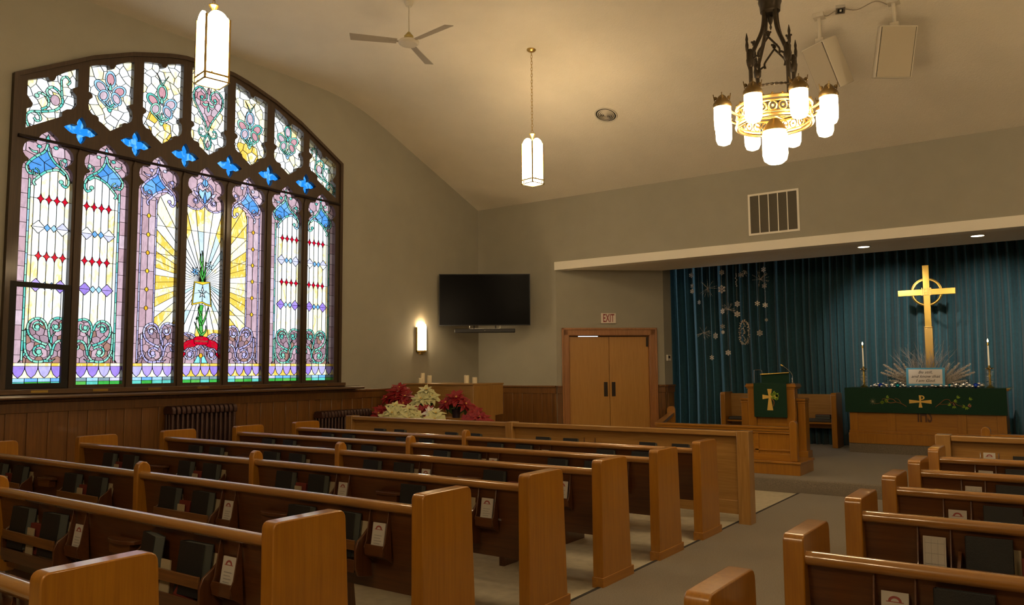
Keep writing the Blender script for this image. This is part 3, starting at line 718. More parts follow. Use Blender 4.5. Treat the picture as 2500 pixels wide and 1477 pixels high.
_lt = MB(); _R = random.Random(4)
for s_, c0 in ((-1, [(-.20, 1.873, .62, .10), (-.165, 1.852, .5, .06), (-.17, 1.826, .25, .11)]), (1, [(.185, 1.870, -.62, .10), (.17, 1.850, -.5, .05), (.185, 1.822, -.45, .08)])):
    for cu, cz, sl, wd in c0:
        n_ = int(wd/.0095)
        for i in range(n_):
            u = cu-wd/2+wd*i/n_; z = cz+(u-cu)*sl
            _lt.box(-8.994, YC+u, z-.007, -8.9925, YC+u+.0035, z+_R.choice([.003, .007])); _lt.box(-8.994, YC+u, z-.002, -8.9925, YC+u+.008, z+.0005)
_lt.build('ribbon_lettering', 'white_paper', win, sharp=180)
# ================================================================ PEWS
PEND = [(0, 0), (0, .838), (.003, .851), (.010, .861), (.020, .8665), (.032, .868), (.352, .868), (.371, .865), (.385, .856), (.393, .842), (.396, .825), (.435, .07), (.445, .07), (.452, 0)]
PEND_T = .078
def pew_end(parent, x, side):
    mb = MB().prism([(a, b) for a, b in PEND], 'x', x, x+PEND_T)
    o = mb.build('end_panel', 'oak_z', parent, bevel=.005, sharp=30)
    MB().box(x-.005, -.006, 0, x+PEND_T+.005, .462, .072).build('kick_board', 'oak_y', o, bevel=.003)
    return o
def make_rack(parent, x0, w=.60):
    """slatted book rack on the back of a pew, local x from x0"""
    r = MB()
    for x in (x0-.015, x0+w):
        r.prism([(.045, .66), (.01, .63), (-.035, .60), (-.052, .56), (-.052, .46), (-.03, .42), (.07, .40), (.045, .70)][:7], 'x', x, x+.015)
    r.box(x0, -.05, .440, x0+w, .05, .455)
    o = r.build('book_rack', 'dark_oak_z', parent, bevel=.002)
    MB().box(x0, -.053, .555, x0+w, -.041, .605)  .build('rack_slat', 'wainscot_x', o, bevel=.002)
    MB().box(x0, -.053, .440, x0+w, -.041, .505).build('rack_slat', 'dark_oak_x', o, bevel=.002)
    return o
def make_holder(parent, x0, w=.13):
    r = MB()
    for x in (x0-.006, x0+w): r.prism([(.045, .755), (.036, .755), (.008, .60), (-.008, .57), (.002, .53), (.06, .49)], 'x', x, x+.007)
    r.prism([(-.005, .53), (-.005, .585), (.004, .585), (.004, .54), (.06, .51), (.06, .50)], 'x', x0, x0+w)
    return r.build('card_holder', 'dark_oak_x', parent, bevel=.0015)
def make_ledge(parent, x0, w=.25):
    r = MB(); n = 10
    pl = [(x0, .045)]+[(x0+w/2-w/2*cos(pi*i/n), .045-.07*sin(pi*i/n)**.6) for i in range(n+1)]+[(x0+w, .045)]
    r.prism(pl, 'z', .655, .672); r.box(x0+.03, .0, .60, x0+w-.03, .05, .655)
    return r.build('cup_ledge', 'dark_oak_x', parent, bevel=.002)
def make_pew(label, x0, x1, posts, racks, holders, ledges, group, backz=.80):
    t = thing('church_pew', label, 'pew', (0, 0, 0), 0, group)
    pew_end(t, x0, 0); pew_end(t, x1-PEND_T, 1)
    a, b = x0+PEND_T, x1-PEND_T
    MB().prism([(.045, .785), (.065, .785), (.125, .33), (.105, .33)], 'x', a, b).build('back_panel', 'dark_oak_x', t)
    cp = [(.02, .759), (.012, .774), (.012, .790), (.024, .803), (.045, .807), (.07, .801), (.082, .785), (.08, .765), (.066, .757), (.045, .755)]
    MB().prism(cp, 'x', a, b).build('top_rail', 'rail_oak', t, sharp=60)
    MB().box(a, .10, .405, b, .485, .438).build('seat', 'oak_x', t, bevel=.008)
    for q in (a+.9, (a+b)/2+.05, b-.9):
        MB().prism([(.13, 0), (.44, 0), (.44, .08), (.40, .405), (.115, .405), (.13, .08)], 'x', q, q+.045).build('seat_support', 'dark_oak_z', t)
    if x0 < -5:
        k_ = MB().box(x1-.125, .42, .365, x1-.075, .515, .412).build('seat_bracket', 'oak_x', t, bevel=.008)
        MB().tube([(x1-.0745, .49, .39), (x1-.0742, .49, .39)], .007, 10).build('bolt_hole', 'dark_gap', k_)
    for q in posts:
        p = MB().prism([(.0, .30), (.0, .826), (.012, .856), (.04, .873), (.07, .866), (.09, .846), (.098, .822), (.15, .30)], 'x', q-.028, q+.028)
        p.build('centre_post', 'oak_z', t, bevel=.008)
    for q in racks: make_rack(t, q)
    for q in holders: make_holder(t, q)
    for q in ledges: make_ledge(t, q)
    return t
ROWN = ['seventh', 'sixth', 'fifth', 'fourth', 'third', 'second', 'first']
LR = [-7.62, -6.37, -5.03, -3.72]; LH = [-4.40, -3.09]; LL = [-6.83, -3.99, -5.28+.0]
lp = []
x0L, x1L = -8.19, -2.685
first = make_pew('long oak pew, seventh left row from the front, nearest the camera', x0L, x1L, [-5.36], LR, LH, [-6.83, -3.99], 'long pews left of the aisle')
LY = [1.21, 2.10, 3.01, 3.96, 4.86, 5.78, 6.66]
for k in range(7):
    p = first if k == 0 else dup(first)
    p.location = (0, LY[k], 0)
    p['label'] = 'long oak pew, %s left row from the front screen%s' % (ROWN[k], ', nearest the camera' if k == 0 else '')
    p.scale = (1, 1, [1.0, 1.018, 1.01, 1.003, 1.0, .99, .988][k]); lp.append(p)
x0R, x1R = -.93, 4.0
RY = [2.149, 3.10, 4.12, 5.06, 5.985, 6.93]
RRN = ['sixth', 'fifth', 'fourth', 'third', 'second', 'first']
firstR = make_pew('', x0R, x1R, [1.6], [-.44, .75, 2.1], [-.615, .50], [.20], 'long pews right of the aisle')
for k in range(6):
    p = firstR if k == 0 else dup(firstR)
    p.location = (0, RY[k], 0); p['label'] = 'oak pew, %s right row from the front screen' % RRN[k]
# front screens
def screen(label, x0, x1, y, mids, racks, holders, z=.89, group=None):
    t = thing('pew_screen', label, 'pew screen', (0, y, 0), 0, group)
    for q in [x0, x1-.12]+[m-.05 for m in mids]:
        w = .12 if q in (x0, x1-.12) else .10
        MB().box(q, -.02, 0, q+w, .13, z).build('post', 'light_oak_z', t, bevel=.006)
    MB().box(x0+.12, -.01, z-.055, x1-.12, .075, z-.005).build('cap_rail', 'light_oak_x', t, bevel=.008)
    MB().box(x0+.12, .04, .09, x1-.12, .065, z-.055).build('panel', 'light_oak_x', t)
    MB().box(x0+.12, .025, .09, x1-.12, .075, .22).build('bottom_rail', 'light_oak_x', t, bevel=.004)
    for q in racks: make_rack(t, q)
    for q in holders: make_holder(t, q)
    return t
scL = screen('pale oak front screen with square posts in front of the left pews', -8.14, -2.55, 7.56, [-5.39], LR, LH, .895)
scR = screen('pale oak front screen with square posts in front of the right pews', -1.0, 4.0, 7.95, [1.6], [-.44, .75], [-.66], .90)
# ---------------------------------------------------------------- books and cards
def make_book(name, w, h, t, cover, label='', cat='book', pages='page_edge'):
    r = thing(name, label, cat)
    m = MB(); m.box(-w/2, -t/2, 0, w/2, -t/2+.003, h); m.box(-w/2, t/2-.003, 0, w/2, t/2, h); m.box(-w/2, -t/2, 0, -w/2+.004, t/2, h)
    m.build('cover', cover, r, bevel=.001)
    MB().box(-w/2+.004, -t/2+.003, .003, w/2-.004, t/2-.003, h-.004).build('pages', pages, r)
    return r
def make_card(name, w, h, t, m, label, cat, marks=None):
    r = thing(name, label, cat)
    MB().box(-w/2, -t/2, 0, w/2, t/2, h).build('sheet', m, r)
    if marks == 'arc':
        a = MB(); n = 10; pts = [(-.5*w*.50*cos(pi*i/n)*1.0, h*.76+.14*h*sin(pi*i/n)) for i in range(n+1)]
        pts += [(-.5*w*.30*cos(pi*i/n), h*.76+.08*h*sin(pi*i/n)) for i in range(n, -1, -1)]
        a.prism(pts, 'y', -t/2-.0012, -t/2-.0002); a.box(-w*.32, -t/2-.0012, h*.74, w*.32, -t/2-.0002, h*.76)
        a.build('red_arch_mark', 'red_ink', r)
        l = MB()
        for i in range(5): l.box(-w*.3, -t/2-.0008, h*(.12+.10*i), w*(.3-.1*(i % 2)), -t/2-.0002, h*(.14+.10*i))
        l.build('printed_lines', 'grey_ink', r)
    if marks == 'grid':
        l = MB()
        for i in range(4): l.box(-w*.42+w*.28*i, -t/2-.0008, h*.05, -w*.41+w*.28*i, -t/2-.0002, h*.92)
        for i in range(3): l.box(-w*.42, -t/2-.0008, h*(.2+.3*i), w*.42, -t/2-.0002, h*(.21+.3*i))
        l.build('printed_lines', 'grey_ink', r)
    return r
pH = make_book('hymnal', .182, .228, .050, 'hymnal_cover', '', 'book')
pR = make_book('songbook', .12, .160, .028, 'red_cover', '', 'book', 'red_cover')
pB = make_book('booklet', .175, .25, .012, 'cream_paper', '', 'booklet', 'cream_paper')
pC = make_card('offering_envelope', .075, .185, .006, 'cream_paper', '', 'envelope')
pW = make_card('welcome_card', .09, .138, .008, 'white_paper', '', 'card', 'arc')
pG = make_card('information_card', .095, .155, .004, 'white_paper', '', 'card', 'grid')
PROTO = {'H': pH, 'R': pR, 'B': pB, 'C': pC, 'W': pW, 'G': pG}; USED = set()
def place(kind, x, y, z, tilt, label, group, rz=0, roll=0):
    p = PROTO[kind]
    o = dup(p) if kind in USED else p
    USED.add(kind)
    o.location = (x, y, z); o.rotation_euler = (tilt, roll, rz); o['label'] = label; o['group'] = group
    return o
TILT = -radians(9)
def fill_rack(x0, y, where, row, var=0, R=random.Random(5)):
    g = 'books in the pew racks'
    j = R.uniform(-.012, .012)
    dy = 0
    def hy(dd, dz): return y+dd
    if var != 2:
        place('B', x0+.085+j, y+.032, .490, TILT, 'pale booklet behind left hymnal, rack %s, %s' % (where, row), 'booklets in the pew racks')
        place('H', x0+.10+j, y-.008, .512, TILT*.8, 'left black hymnal, rack %s, %s' % (where, row), g, R.uniform(-.05, .05))
        place('R', x0+.29+j, y-.008, .508, TILT*.8, 'small red songbook, rack %s, %s' % (where, row), g)
        place('C', x0+.285+j, y-.036, .456, TILT*.4, 'narrow cream envelope, rack %s, %s' % (where, row), 'envelopes in the pew racks').scale = (1, 1, 1.04)
    else:
        place('H', x0+.12, y-.005, .512, TILT*.8, 'left black hymnal, rack %s, %s' % (where, row), g, -.25)
        place('C', x0+.30, y-.03, .456, TILT*.4, 'narrow cream envelope, rack %s, %s' % (where, row), 'envelopes in the pew racks')
        place('R', x0+.43, y-.02, .47, TILT*.8, 'leaning red songbook, rack %s, %s' % (where, row), g, .1, .5)
    place('B', x0+.51+j, y+.032, .490, TILT, 'pale booklet behind right hymnal, rack %s, %s' % (where, row), 'booklets in the pew racks')
    place('H', x0+.465+j, y-.006, .512, TILT*.8, 'right black hymnal, rack %s, %s' % (where, row), g, R.uniform(-.05, .05))
WN = ['by the window', 'left of centre post', 'right of centre post', 'by the aisle']
HN = ['by the centre post', 'by the aisle']
for k in range(1, 8):
    row = ('%s left pew from front' % ROWN[k]) if k < 7 else 'left front screen'
    y = (LY+[7.56])[k]+ .0
    for i, x in enumerate(LR):
        if k == 1 and i < 2: continue
        fill_rack(x, y, WN[i], row, 2 if (k == 1 and i == 3) else 0)
    for i, x in enumerate(LH):
        place('W', x+.065, y+.022, .562, TILT, 'white red-arch card, holder %s, %s' % (HN[i], row), 'welcome cards in the card holders')
for k in range(1, 7):
    row = ('%s right pew from front' % RRN[k]) if k < 6 else 'right front screen'
    y = (RY+[7.95])[k]
    if k < 6:
        place('W' if k in (1, 3, 6) else 'G', -.55, y+.022, .562, TILT, 'white %s card in aisle-end holder, %s' % ('red-arch' if k in (1, 3) else 'ruled', row), 'cards on the right pews')
    else:
        place('W', -.595, y+.022, .62, TILT, 'white red-arch card in the aisle-end holder, right front screen', 'cards on the right pews')
    place('B', -.30, y+.032, .49, TILT, 'pale booklet behind the first hymnal, %s' % row, 'booklets in the pew racks')
    h = place('H', -.33, y-.008, .512, TILT*.8, 'black hymnal nearest the aisle, %s' % row, 'books in the pew racks')
    if k in (1, 2):
        text('HYMNAL', .036, Matrix.Translation((.0, -.0222, .15)) @ Matrix.Rotation(pi/2, 4, 'X'), 'emboss', h, name='title_lettering')
    place('R', -.15, y-.01, .508, TILT*.8, 'small red songbook beside the first hymnal, %s' % row, 'books in the pew racks')
    place('H', .03, y-.008, .512, TILT*.8, 'black hymnal farther from the aisle, %s' % row, 'books in the pew racks')
# ================================================================ LAMPS, FAN, CEILING THINGS
def zceil(y): return CZ if y < CY-.7 else CZ-(CZ-FZ)/(F-CY)*.7*((y-CY+.7)/1.4)**2 if y < CY+.7 else CZ-(CZ-FZ)*(y-CY)/(F-CY)
def chain(parent, x, y, z0, z1, n, r=.012, mat='antique_brass', wire=.003):
    mb = MB(); h = (z1-z0)/n
    for i in range(n):
        c = z0+h*(i+.5); a = h*.66
        pts = [Vector((r*cos(t), 0, a*sin(t))) for t in [2*pi*j/10 for j in range(10)]]
        M = Matrix.Translation((x, y, c)) @ Matrix.Rotation(pi/2*(i % 2)+.4, 4, 'Z')
        mb.tube([M @ p for p in pts], wire, 5, closed=True)
    return mb.build('chain', mat, parent)
def make_pendant(label, zc):
    """origin at the bottom of the lantern (z=0)"""
    t = thing('pendant_lantern', label, 'pendant lamp', group='opal lantern pendants on brass chains')
    s = .098; H = .60
    # four arched glass panels
    for a in range(4):
        M = Matrix.Rotation(pi/2*a, 4, 'Z'); w = s-.012; n = 12
        pl = [(-w, .06), (w, .06), (w, H-.09)]+[(w*cos(pi*i/n), H-.09+w*sin(pi*i/n)) for i in range(1, n)]+[(-w, H-.09)]
        mb = MB(); mb.M = M; mb.prism(pl, 'y', -s-.002, -s+.008); mb.build('glass_panel', 'opal_glass', t)
    b = MB(); b.box(-s+.004, -s+.004, .012, s-.004, s-.004, .022); b.build('bottom_glass', 'opal_glass', t)
    f = MB()
    for sx in (-1, 1):
        for sy in (-1, 1):
            f.box(sx*s-.008, sy*s-.008, -.0, sx*s+.008, sy*s+.008, H-.055)
    for a in range(4):
        f.M = Matrix.Rotation(pi/2*a, 4, 'Z'); f.box(-s-.012, -s-.012, .0, s+.012, -s+.002, .010); f.box(-s-.006, -s-.010, .045, s+.006, -s+.002, .062)
        f.ball((-s*.45, -s-.006, .066), .008, 6)
    f.M = None
    f.build('frame', 'antique_brass', t, bevel=.002)
    MB().lathe([(.006, H-.06), (.010, H-.02), (.012, H), (.018, H+.03), (.032, H+.055), (.042, H+.066), (.040, H+.075), (.012, H+.082)], n=18).build('cone_cap', 'brass', t)
    MB().tube([(0, 0, H-.2), (0, 0, H)], .012, 8).build('stem', 'antique_brass', t)
    z1 = zc-.04
    chain(t, 0, 0, H+.08, z1, max(4, int((z1-H-.08)/.042)))
    MB().lathe([(.012, z1-.005), (.045, z1+.008), (.062, z1+.025), (.064, z1+.042)], n=20).build('ceiling_canopy', 'antique_brass', t)
    return t
PZ = 3.91
pn = make_pendant('lit brass and opal glass lantern hanging in front of the stained glass window', CZ-PZ)
pn.location = (-5.655, 3.72, PZ-.03); pn.rotation_euler = (0, 0, radians(-11))
pf_ = make_pendant('lit brass and opal glass lantern hanging nearer the front wall, beside the round vent', zceil(8.36)-PZ+.012)
pf_.location = (-5.56, 8.36, PZ); pf_.rotation_euler = (0, 0, radians(-12))
for x, y, lb in ((2.0, 8.30, 'unseen lit lantern added over the front right pews for light'), (2.0, 3.72, 'unseen lit lantern added over the rear right pews for light'), (2.0, -1.2, 'unseen lit lantern added behind the rear right pews for light')):
    dup(pf_ if y > 8 else pn, (x, y, PZ-.012 if y > 8 else PZ-.03), 0, lb)  # unseen lantern copies, added to light the right half of the room
# ---- chandelier
def make_chandelier(label, loc):
    t = thing('chandelier', label, 'chandelier', loc, 0)
    def ring(r, z, w, n=40): return [(r*cos(2*pi*i/n), r*sin(2*pi*i/n), z) for i in range(n)]
    # gallery band (pierced) : two hoops with filigree
    R1 = .285
    g = MB(); g.tube(ring(R1, .0, 0), .014, 8, closed=True); g.tube(ring(R1, -.035, 0), .008, 6, closed=True)
    g.tube(ring(R1, -.15, 0), .016, 8, closed=True); g.tube(ring(R1, -.12, 0), .008, 6, closed=True)
    n = 24
    for i in range(n):
        a = 2*pi*i/n
        g.ball((R1*cos(a), R1*sin(a), .018), .011, 6)
        c = Vector((R1*cos(a), R1*sin(a), -.078)); u = Vector((-sin(a), cos(a), 0))
        g.tube([c+u*.03*cos(q)+Vector((0, 0, .036*sin(q))) for q in [2*pi*j/10 for j in range(10)]], .006, 5, closed=True)
        g.ball(tuple(c), .012, 6)
    g.build('gallery_band', 'antique_brass', t)
    R2 = .205
    # four stems bending in to the crown, with gothic arches between
    for q in range(4):
        a = radians(52)+pi/2*q; d = Vector((cos(a), sin(a), 0)); u = Vector((-sin(a), cos(a), 0))
        s = MB(); P = [d*.20+Vector((0, 0, -.02)), d*.20+Vector((0, 0, .25)), d*.195+Vector((0, 0, .38)), d*.15+Vector((0, 0, .48)), d*.085+Vector((0, 0, .61)), d*.062+Vector((0, 0, .72)), d*.06+Vector((0, 0, .83))]
        s.tube(smooth_path(P, 5), .0165, 8)
        s.M = Matrix.Translation(d*.20) ; s.lathe([(.012, .30), (.028, .32), (.033, .36), (.026, .39), (.03, .42), (.014, .45)], n=10); s.M = None
        s.build('stem', 'bronze', t)
        f = MB(); b = d*.222
        f.tube([b-d*.01+Vector((0, 0, .28)), b+d*.005+Vector((0, 0, .33)), b+d*.005+Vector((0, 0, .43))], .007, 6)
        f.M = Matrix.Translation(b+d*.005); f.lathe([(.005, .42), (.012, .44), (.014, .48), (.009, .51), (.012, .53), (.002, .58)], n=8); f.M = None
        f.build('finial_spike', 'bronze', t)
        d2 = Vector((cos(a+pi/2), sin(a+pi/2), 0)); A = d*.19+Vector((0, 0, .36)); B = d2*.19+Vector((0, 0, .36)); m = (d+d2)*.5*.175
        ar = MB()
        for X, Y in ((A, B), (B, A)):
            ar.tube(smooth_path([X, X.lerp(Y, .16)+Vector((0, 0, .03)), X.lerp(Y, .22)+Vector((0, 0, .015)), X.lerp(Y, .20)+Vector((0, 0, .055)), X.lerp(Y, .34)+Vector((0, 0, .11)), X.lerp(Y, .5)+Vector((0, 0, .165))], 5), .008, 6)
        M_ = A.lerp(B, .5)+Vector((0, 0, .165)); ar.ball(tuple(M_+Vector((0, 0, .02))), .018, 6)
        for k in range(5): ar.ball(tuple(M_+Vector((.018*cos(k*1.26), .018*sin(k*1.26), .035))), .010, 6)
        ar.build('tracery_arch', 'bronze', t)
    rp = MB()
    for ph in (0, pi):
        rp.tube([((.215+.006*cos(i*1.3+ph))*cos(2*pi*i/96), (.215+.006*cos(i*1.3+ph))*sin(2*pi*i/96), .115+.006*sin(i*1.3+ph)) for i in range(96)], .006, 5, closed=True)
    rp.build('rope_ring', 'bronze', t)
    cr = MB(); cr.M = Matrix.Translation((0, 0, -.165))
    cr.lathe([(.05, .93), (.078, .95), (.082, 1.0), (.092, 1.03), (.088, 1.07), (.06, 1.08), (.05, 1.09)], n=16)
    for i in range(8):
        a = 2*pi*i/8; cr.ball((.095*cos(a), .095*sin(a), 1.10), .026, 7); cr.ball((.115*cos(a), .115*sin(a), 1.145), .022, 7)
        cr.tube([(.06*cos(a), .06*sin(a), 1.05), (.10*cos(a), .10*sin(a), 1.12), (.05*cos(a), .05*sin(a), 1.2)], .010, 5)
    cr.lathe([(.028, 1.05), (.03, 1.15), (.035, 1.25), (.02, 1.3)], n=10)
    cr.lathe([(.004, .80), (.01, .82), (.006, .84), (.02, .87), (.024, .90), (.01, .92)], n=8)
    cr.build('crown', 'bronze', t)
    zt = CZ-loc[2]
    chain(t, 0, 0, 1.13, zt-.05, 6, .02, 'bronze', .006)
    MB().lathe([(.02, zt-.05), (.08, zt-.03), (.10, zt-.001)], n=20).build('ceiling_canopy', 'bronze', t)
    # eight opal cylinders around the band and a larger bowl in the centre
    for q in range(8):
        a = radians(-90+35.2-72+33)+pi/4*q; d = Vector((cos(a), sin(a), 0)); c = d*.425
        ar = MB(); ar.tube(smooth_path([d*R1+Vector((0, 0, -.08)), d*.35+Vector((0, 0, -.05)), c+Vector((0, 0, .03))], 4), .011, 6)
        ar.M = Matrix.Translation(c); ar.lathe([(.07, -.02), (.074, .0), (.066, .02), (.04, .05), (.03, .07), (.012, .085)], n=16)
        for k in range(5): ar.ball((.055*cos(k*1.257), .055*sin(k*1.257), .055), .015, 6); ar.tube([(.06*cos(k*1.257), .06*sin(k*1.257), .03), (.07*cos(k*1.257), .07*sin(k*1.257), .085)], .004, 4)
        ar.build('shade_cap', 'aged_brass', t)
        g = MB(); g.M = Matrix.Translation(c); g.lathe([(.060, -.01), (.066, -.03), (.066, -.12), (.063, -.19), (.050, -.222), (.02, -.235)], n=20); g.build('glass_shade', 'opal_glass', t)
    MB().lathe([(.085, -.20), (.097, -.23), (.097, -.39), (.086, -.435), (.055, -.46), (.02, -.466)], n=24).build('centre_bowl', 'opal_glass', t)
    c = MB().lathe([(.03, -.10), (.08, -.165), (.10, -.205), (.085, -.21)], n=20)
    for k in range(4): c.tube([(0, 0, -.07), (R1*cos(k*pi/2), R1*sin(k*pi/2), -.03)], .008, 6)
    c.build('bowl_cap', 'antique_brass', t)
    return t
ch = make_chandelier('ornate bronze chandelier with eight lit opal cylinders around a larger centre bowl', (-1.80, 6.19, 3.58))
dup(ch, (-1.8, -.6, 3.58), 0, 'unseen second bronze chandelier added behind the camera for light')  # unseen chandelier copy, added to brighten the room from behind
# ---- wall sconce
sc = thing('wall_sconce', 'lit brass and opal glass sconce on the left wall by the television', 'wall lamp', (-9.0, 10.03, 1.80))
n = 10
for s_ in (-1, 1):
    A, B = Vector((.022, s_*.108, 0)), Vector((.092, s_*.008, 0)); w_ = (B-A).length; u_ = (B-A).normalized(); nn = Vector((-u_.y*s_*-1, u_.x*s_*-1, 0))*.006
    pl = [(.0, .05), (w_, .05), (w_, .44)]+[(w_/2+w_/2*cos(pi*i/n), .44+w_*.42*sin(pi*i/n)) for i in range(1, n)]+[(.0, .44)]
    k_ = len(pl); v_ = [A+u_*p[0]+Vector((0, 0, p[1])) for p in pl]; mb = MB()
    mb.add(v_+[q-nn for q in v_], [tuple(range(k_)), tuple(range(2*k_-1, k_-1, -1))]+[(i, (i+1) % k_, k_+(i+1) % k_, k_+i) for i in range(k_)])
    mb.build('glass_panel', 'opal_glass', sc)
fr_ = MB(); fr_.box(0, -.10, 0, .012, .10, .46); fr_.box(.084, -.008, .02, .104, .008, .44)
for s_ in (-1, 1): fr_.box(.0, s_*.118-.007, .02, .03, s_*.118+.007, .44)
fr_.prism([(0, -.125), (.03, -.125), (.108, 0), (.03, .125), (0, .125)], 'z', .02, .05); fr_.prism([(0, -.05), (.03, -.03), (.03, .03), (0, .05)], 'z', -.02, .02)
fr_.build('frame', 'antique_brass', sc, bevel=.002)
MB().box(.02, -.035, .06, .05, .035, .44).build('lit_bulb', 'opal_glass', sc)
# ---- downlights
for x, y in ((-2.33, 12.2), (-.89, 12.12), (-5.3, 12.5), (.5, 12.2)):
    d = thing('downlight', {-2.33: 'lit recessed downlight in the soffit, left of the brass cross', -.89: 'lit recessed downlight in the soffit, right of the brass cross'}.get(x, 'recessed downlight in the soffit outside the picture' if x > 0 else 'x'), 'ceiling light', (x, y, BZ0+.012), group='downlights in the chancel soffit')
    if x == -5.3:
        bpy.data.objects.remove(d); continue
    MB().lathe([(.075, -.001), (.082, -.008), (.10, -.006), (.105, .0)], n=24, loop=True).build('trim_ring', 'white_plastic', d)
    MB().lathe([(.0745, -.006), (.001, -.0065)], n=24).build('lens', 'downlight_glass', d)
    l = bpy.data.lights.new('downlight_lamp', 'SPOT'); l.energy = 170; l.color = (1, .86, .68); l.spot_size = radians(62); l.spot_blend = .8; l.shadow_soft_size = .06
    lo = bpy.data.objects.new('downlight_lamp', l); COL.objects.link(lo); lo.parent = d; lo.location = (0, 0, -.03); lo.rotation_euler = (radians(61), 0, 0)
# ---- ceiling fan
fn = thing('ceiling_fan', 'cream three-blade ceiling fan hanging on a thin rod', 'ceiling fan', (-6.03, 6.50, 5.30))
MB().tube([(0, 0, .08), (0, 0, CZ-5.30)], .008, 8).build('rod', 'fan_white', fn)
MB().lathe([(.035, CZ-5.30-.05), (.055, CZ-5.30-.001)], n=16).build('ceiling_canopy', 'fan_white', fn)
MB().lathe([(.02, -.035), (.10, -.03), (.118, -.015), (.122, .0), (.115, .012), (.09, .02)], n=28).build('motor_disc', 'fan_white', fn)
MB().lathe([(.085, .015), (.075, .035), (.05, .055), (.055, .07), (.03, .10), (.015, .12)], n=20).build('motor_housing', 'fan_gold', fn)
for tx, ty in ((-6.462, 5.961), (-5.299, 6.433), (-6.27, 7.108)):
    a = atan2(ty-6.50, tx+6.03)
    b = MB(); b.M = Matrix.Rotation(a, 4, 'Z') @ Matrix.Rotation(radians(12), 4, 'X')
    b.prism([(.14, -.045), (.66, -.07), (.68, .05), (.14, .045)], 'z', -.004, .004); b.box(.09, -.015, -.006, .22, .015, -.001)
    b.build('blade', 'fan_blade', fn, bevel=.002)
# ---- round ceiling vent on the slope
slope = atan2(CZ-FZ, F-CY)
vt = thing('round_vent', 'round cream air diffuser with dark rings on the sloping ceiling', 'air vent', (-5.29, 9.90, zceil(9.90)))
vt.rotation_euler = (-slope, 0, 0)
MB().lathe([(.17, -.004), (.165, -.014), (.15, -.012), (.148, .0)], n=36, loop=True).build('outer_ring', 'speaker_paint', vt)
MB().lathe([(.148, -.001), (.001, -.0015)], n=36).build('dark_throat', 'dark_gap', vt)
for i in range(5):
    r = .125-.024*i; MB().lathe([(r+.004, -.006), (r-.004, -.014-.003*i), (r-.010, -.012-.003*i), (r-.002, -.004)], n=32, loop=True).build('vane_ring', 'speaker_paint', vt)
MB().lathe([(.012, -.018), (.001, -.03)], n=16).build('centre_cone', 'speaker_paint', vt)
# ---- wall grille above the beam
wg = thing('wall_vent', 'rectangular return-air grille with five dark panels high on the front wall', 'air vent', (-3.445, F, 3.81))
fx = [(-.375, .375), (-.345, .345)]
plate([(-.375, -.315), (.375, -.315), (.375, .315), (-.375, .315)], [[(-.345, -.285), (.345, -.285), (.345, .285), (-.345, .285)]], 'y', -.012, 0).build('grille_frame', 'beam_paint', wg, bevel=.002)
MB().box(-.345, -.004, -.285, .345, -.001, .285).build('dark_back', 'vent_dark', wg)
v = MB()
for i in range(1, 5): v.box(-.345+.138*i-.007, -.010, -.285, -.345+.138*i+.007, -.004, .285)
v.build('mullion', 'beam_paint', wg)
lv = MB()
for i in range(28): lv.box(-.345, -.007, -.28+.02*i, .345, -.0045, -.272+.02*i)
lv.build('louvre', 'vent_dark', wg)
# ---- two loudspeakers under the slope
def make_speaker(label, tl, tr, bl, depth, side):
    tl, tr, bl = Vector(tl), Vector(tr), Vector(bl)
    ux = (tr-tl).normalized(); w = (tr-tl).length; uz = (tl-bl); uz = (uz-ux*uz.dot(ux)); h = uz.length; uz.normalize(); n = ux.cross(uz)   # outward (towards room)
    c = tl+ux*w/2-uz*h/2
    t = thing('loudspeaker', label, 'loudspeaker', c, 0, 'ceiling loudspeakers')
    R = Matrix((ux, -n, uz)).transposed().to_4x4(); t.rotation_euler = R.to_euler()
    b = MB(); k = .30
    pl = [(-w/2, 0), (w/2, 0), (w/2-.02, depth*.45), (w/2-k*w*.55, depth), (-w/2+k*w*.55, depth), (-w/2+.02, depth*.45)]
    b.prism(pl, 'z', -h/2, h/2); b.build('cabinet', 'speaker_paint', t, bevel=.006)
    MB().box(-w/2+.022, -.008, -h/2+.01, w/2-.022, .0, h/2-.01).build('grille', 'speaker_grille', t, bevel=.003)
    for s_ in (-1, 1): MB().box(s_*(w/2-.017)-.003, -.003, -h/2+.012, s_*(w/2-.017)+.003, .0005, h/2-.012).build('grille_gap', 'vent_dark', t)
    return t, c, uz, n, h
sp = []
for lab, tl, tr, bl in (('left ceiling loudspeaker, turned and tilted on its bracket', (-2.322, 9.15, 5.168), (-2.023, 8.89, 5.133), (-2.194, 9.365, 4.665)),
                        ('right ceiling loudspeaker, facing the pews squarely', (-1.437, 8.95, 5.167), (-1.104, 9.171, 5.159), (-1.548, 9.098, 4.657))):
    t, c, uz, n, h = make_speaker(lab, tl, tr, bl, .24, 0)
    top = c+uz*h/2-n*.12
    k = MB(); inv = Matrix.Translation(t.location).inverted() if 0 else (Matrix.Translation(c) @ t.rotation_euler.to_matrix().to_4x4()).inverted()
    y = top.y; Z = zceil(y)
    k.M = inv; k.tube([top+Vector((0, 0, -.02)), top+Vector((0, 0, .05)), (top.x, y, Z+.005)], .02, 10)
    k.box(top.x-.06, y-.06, Z-.03, top.x+.06, y+.06, Z+.02); k.box(top.x-.045, y-.03, top.z-.03, top.x+.045, y+.03, top.z+.04)
    k.build('ceiling_bracket', 'speaker_paint', t, bevel=.004); sp.append((top.x, y))
jb = thing('junction_box', 'small metal junction box on the ceiling between the two loudspeakers', 'junction box', (-1.86, 9.06, zceil(9.06)))
jb.rotation_euler = (-slope, 0, .3)
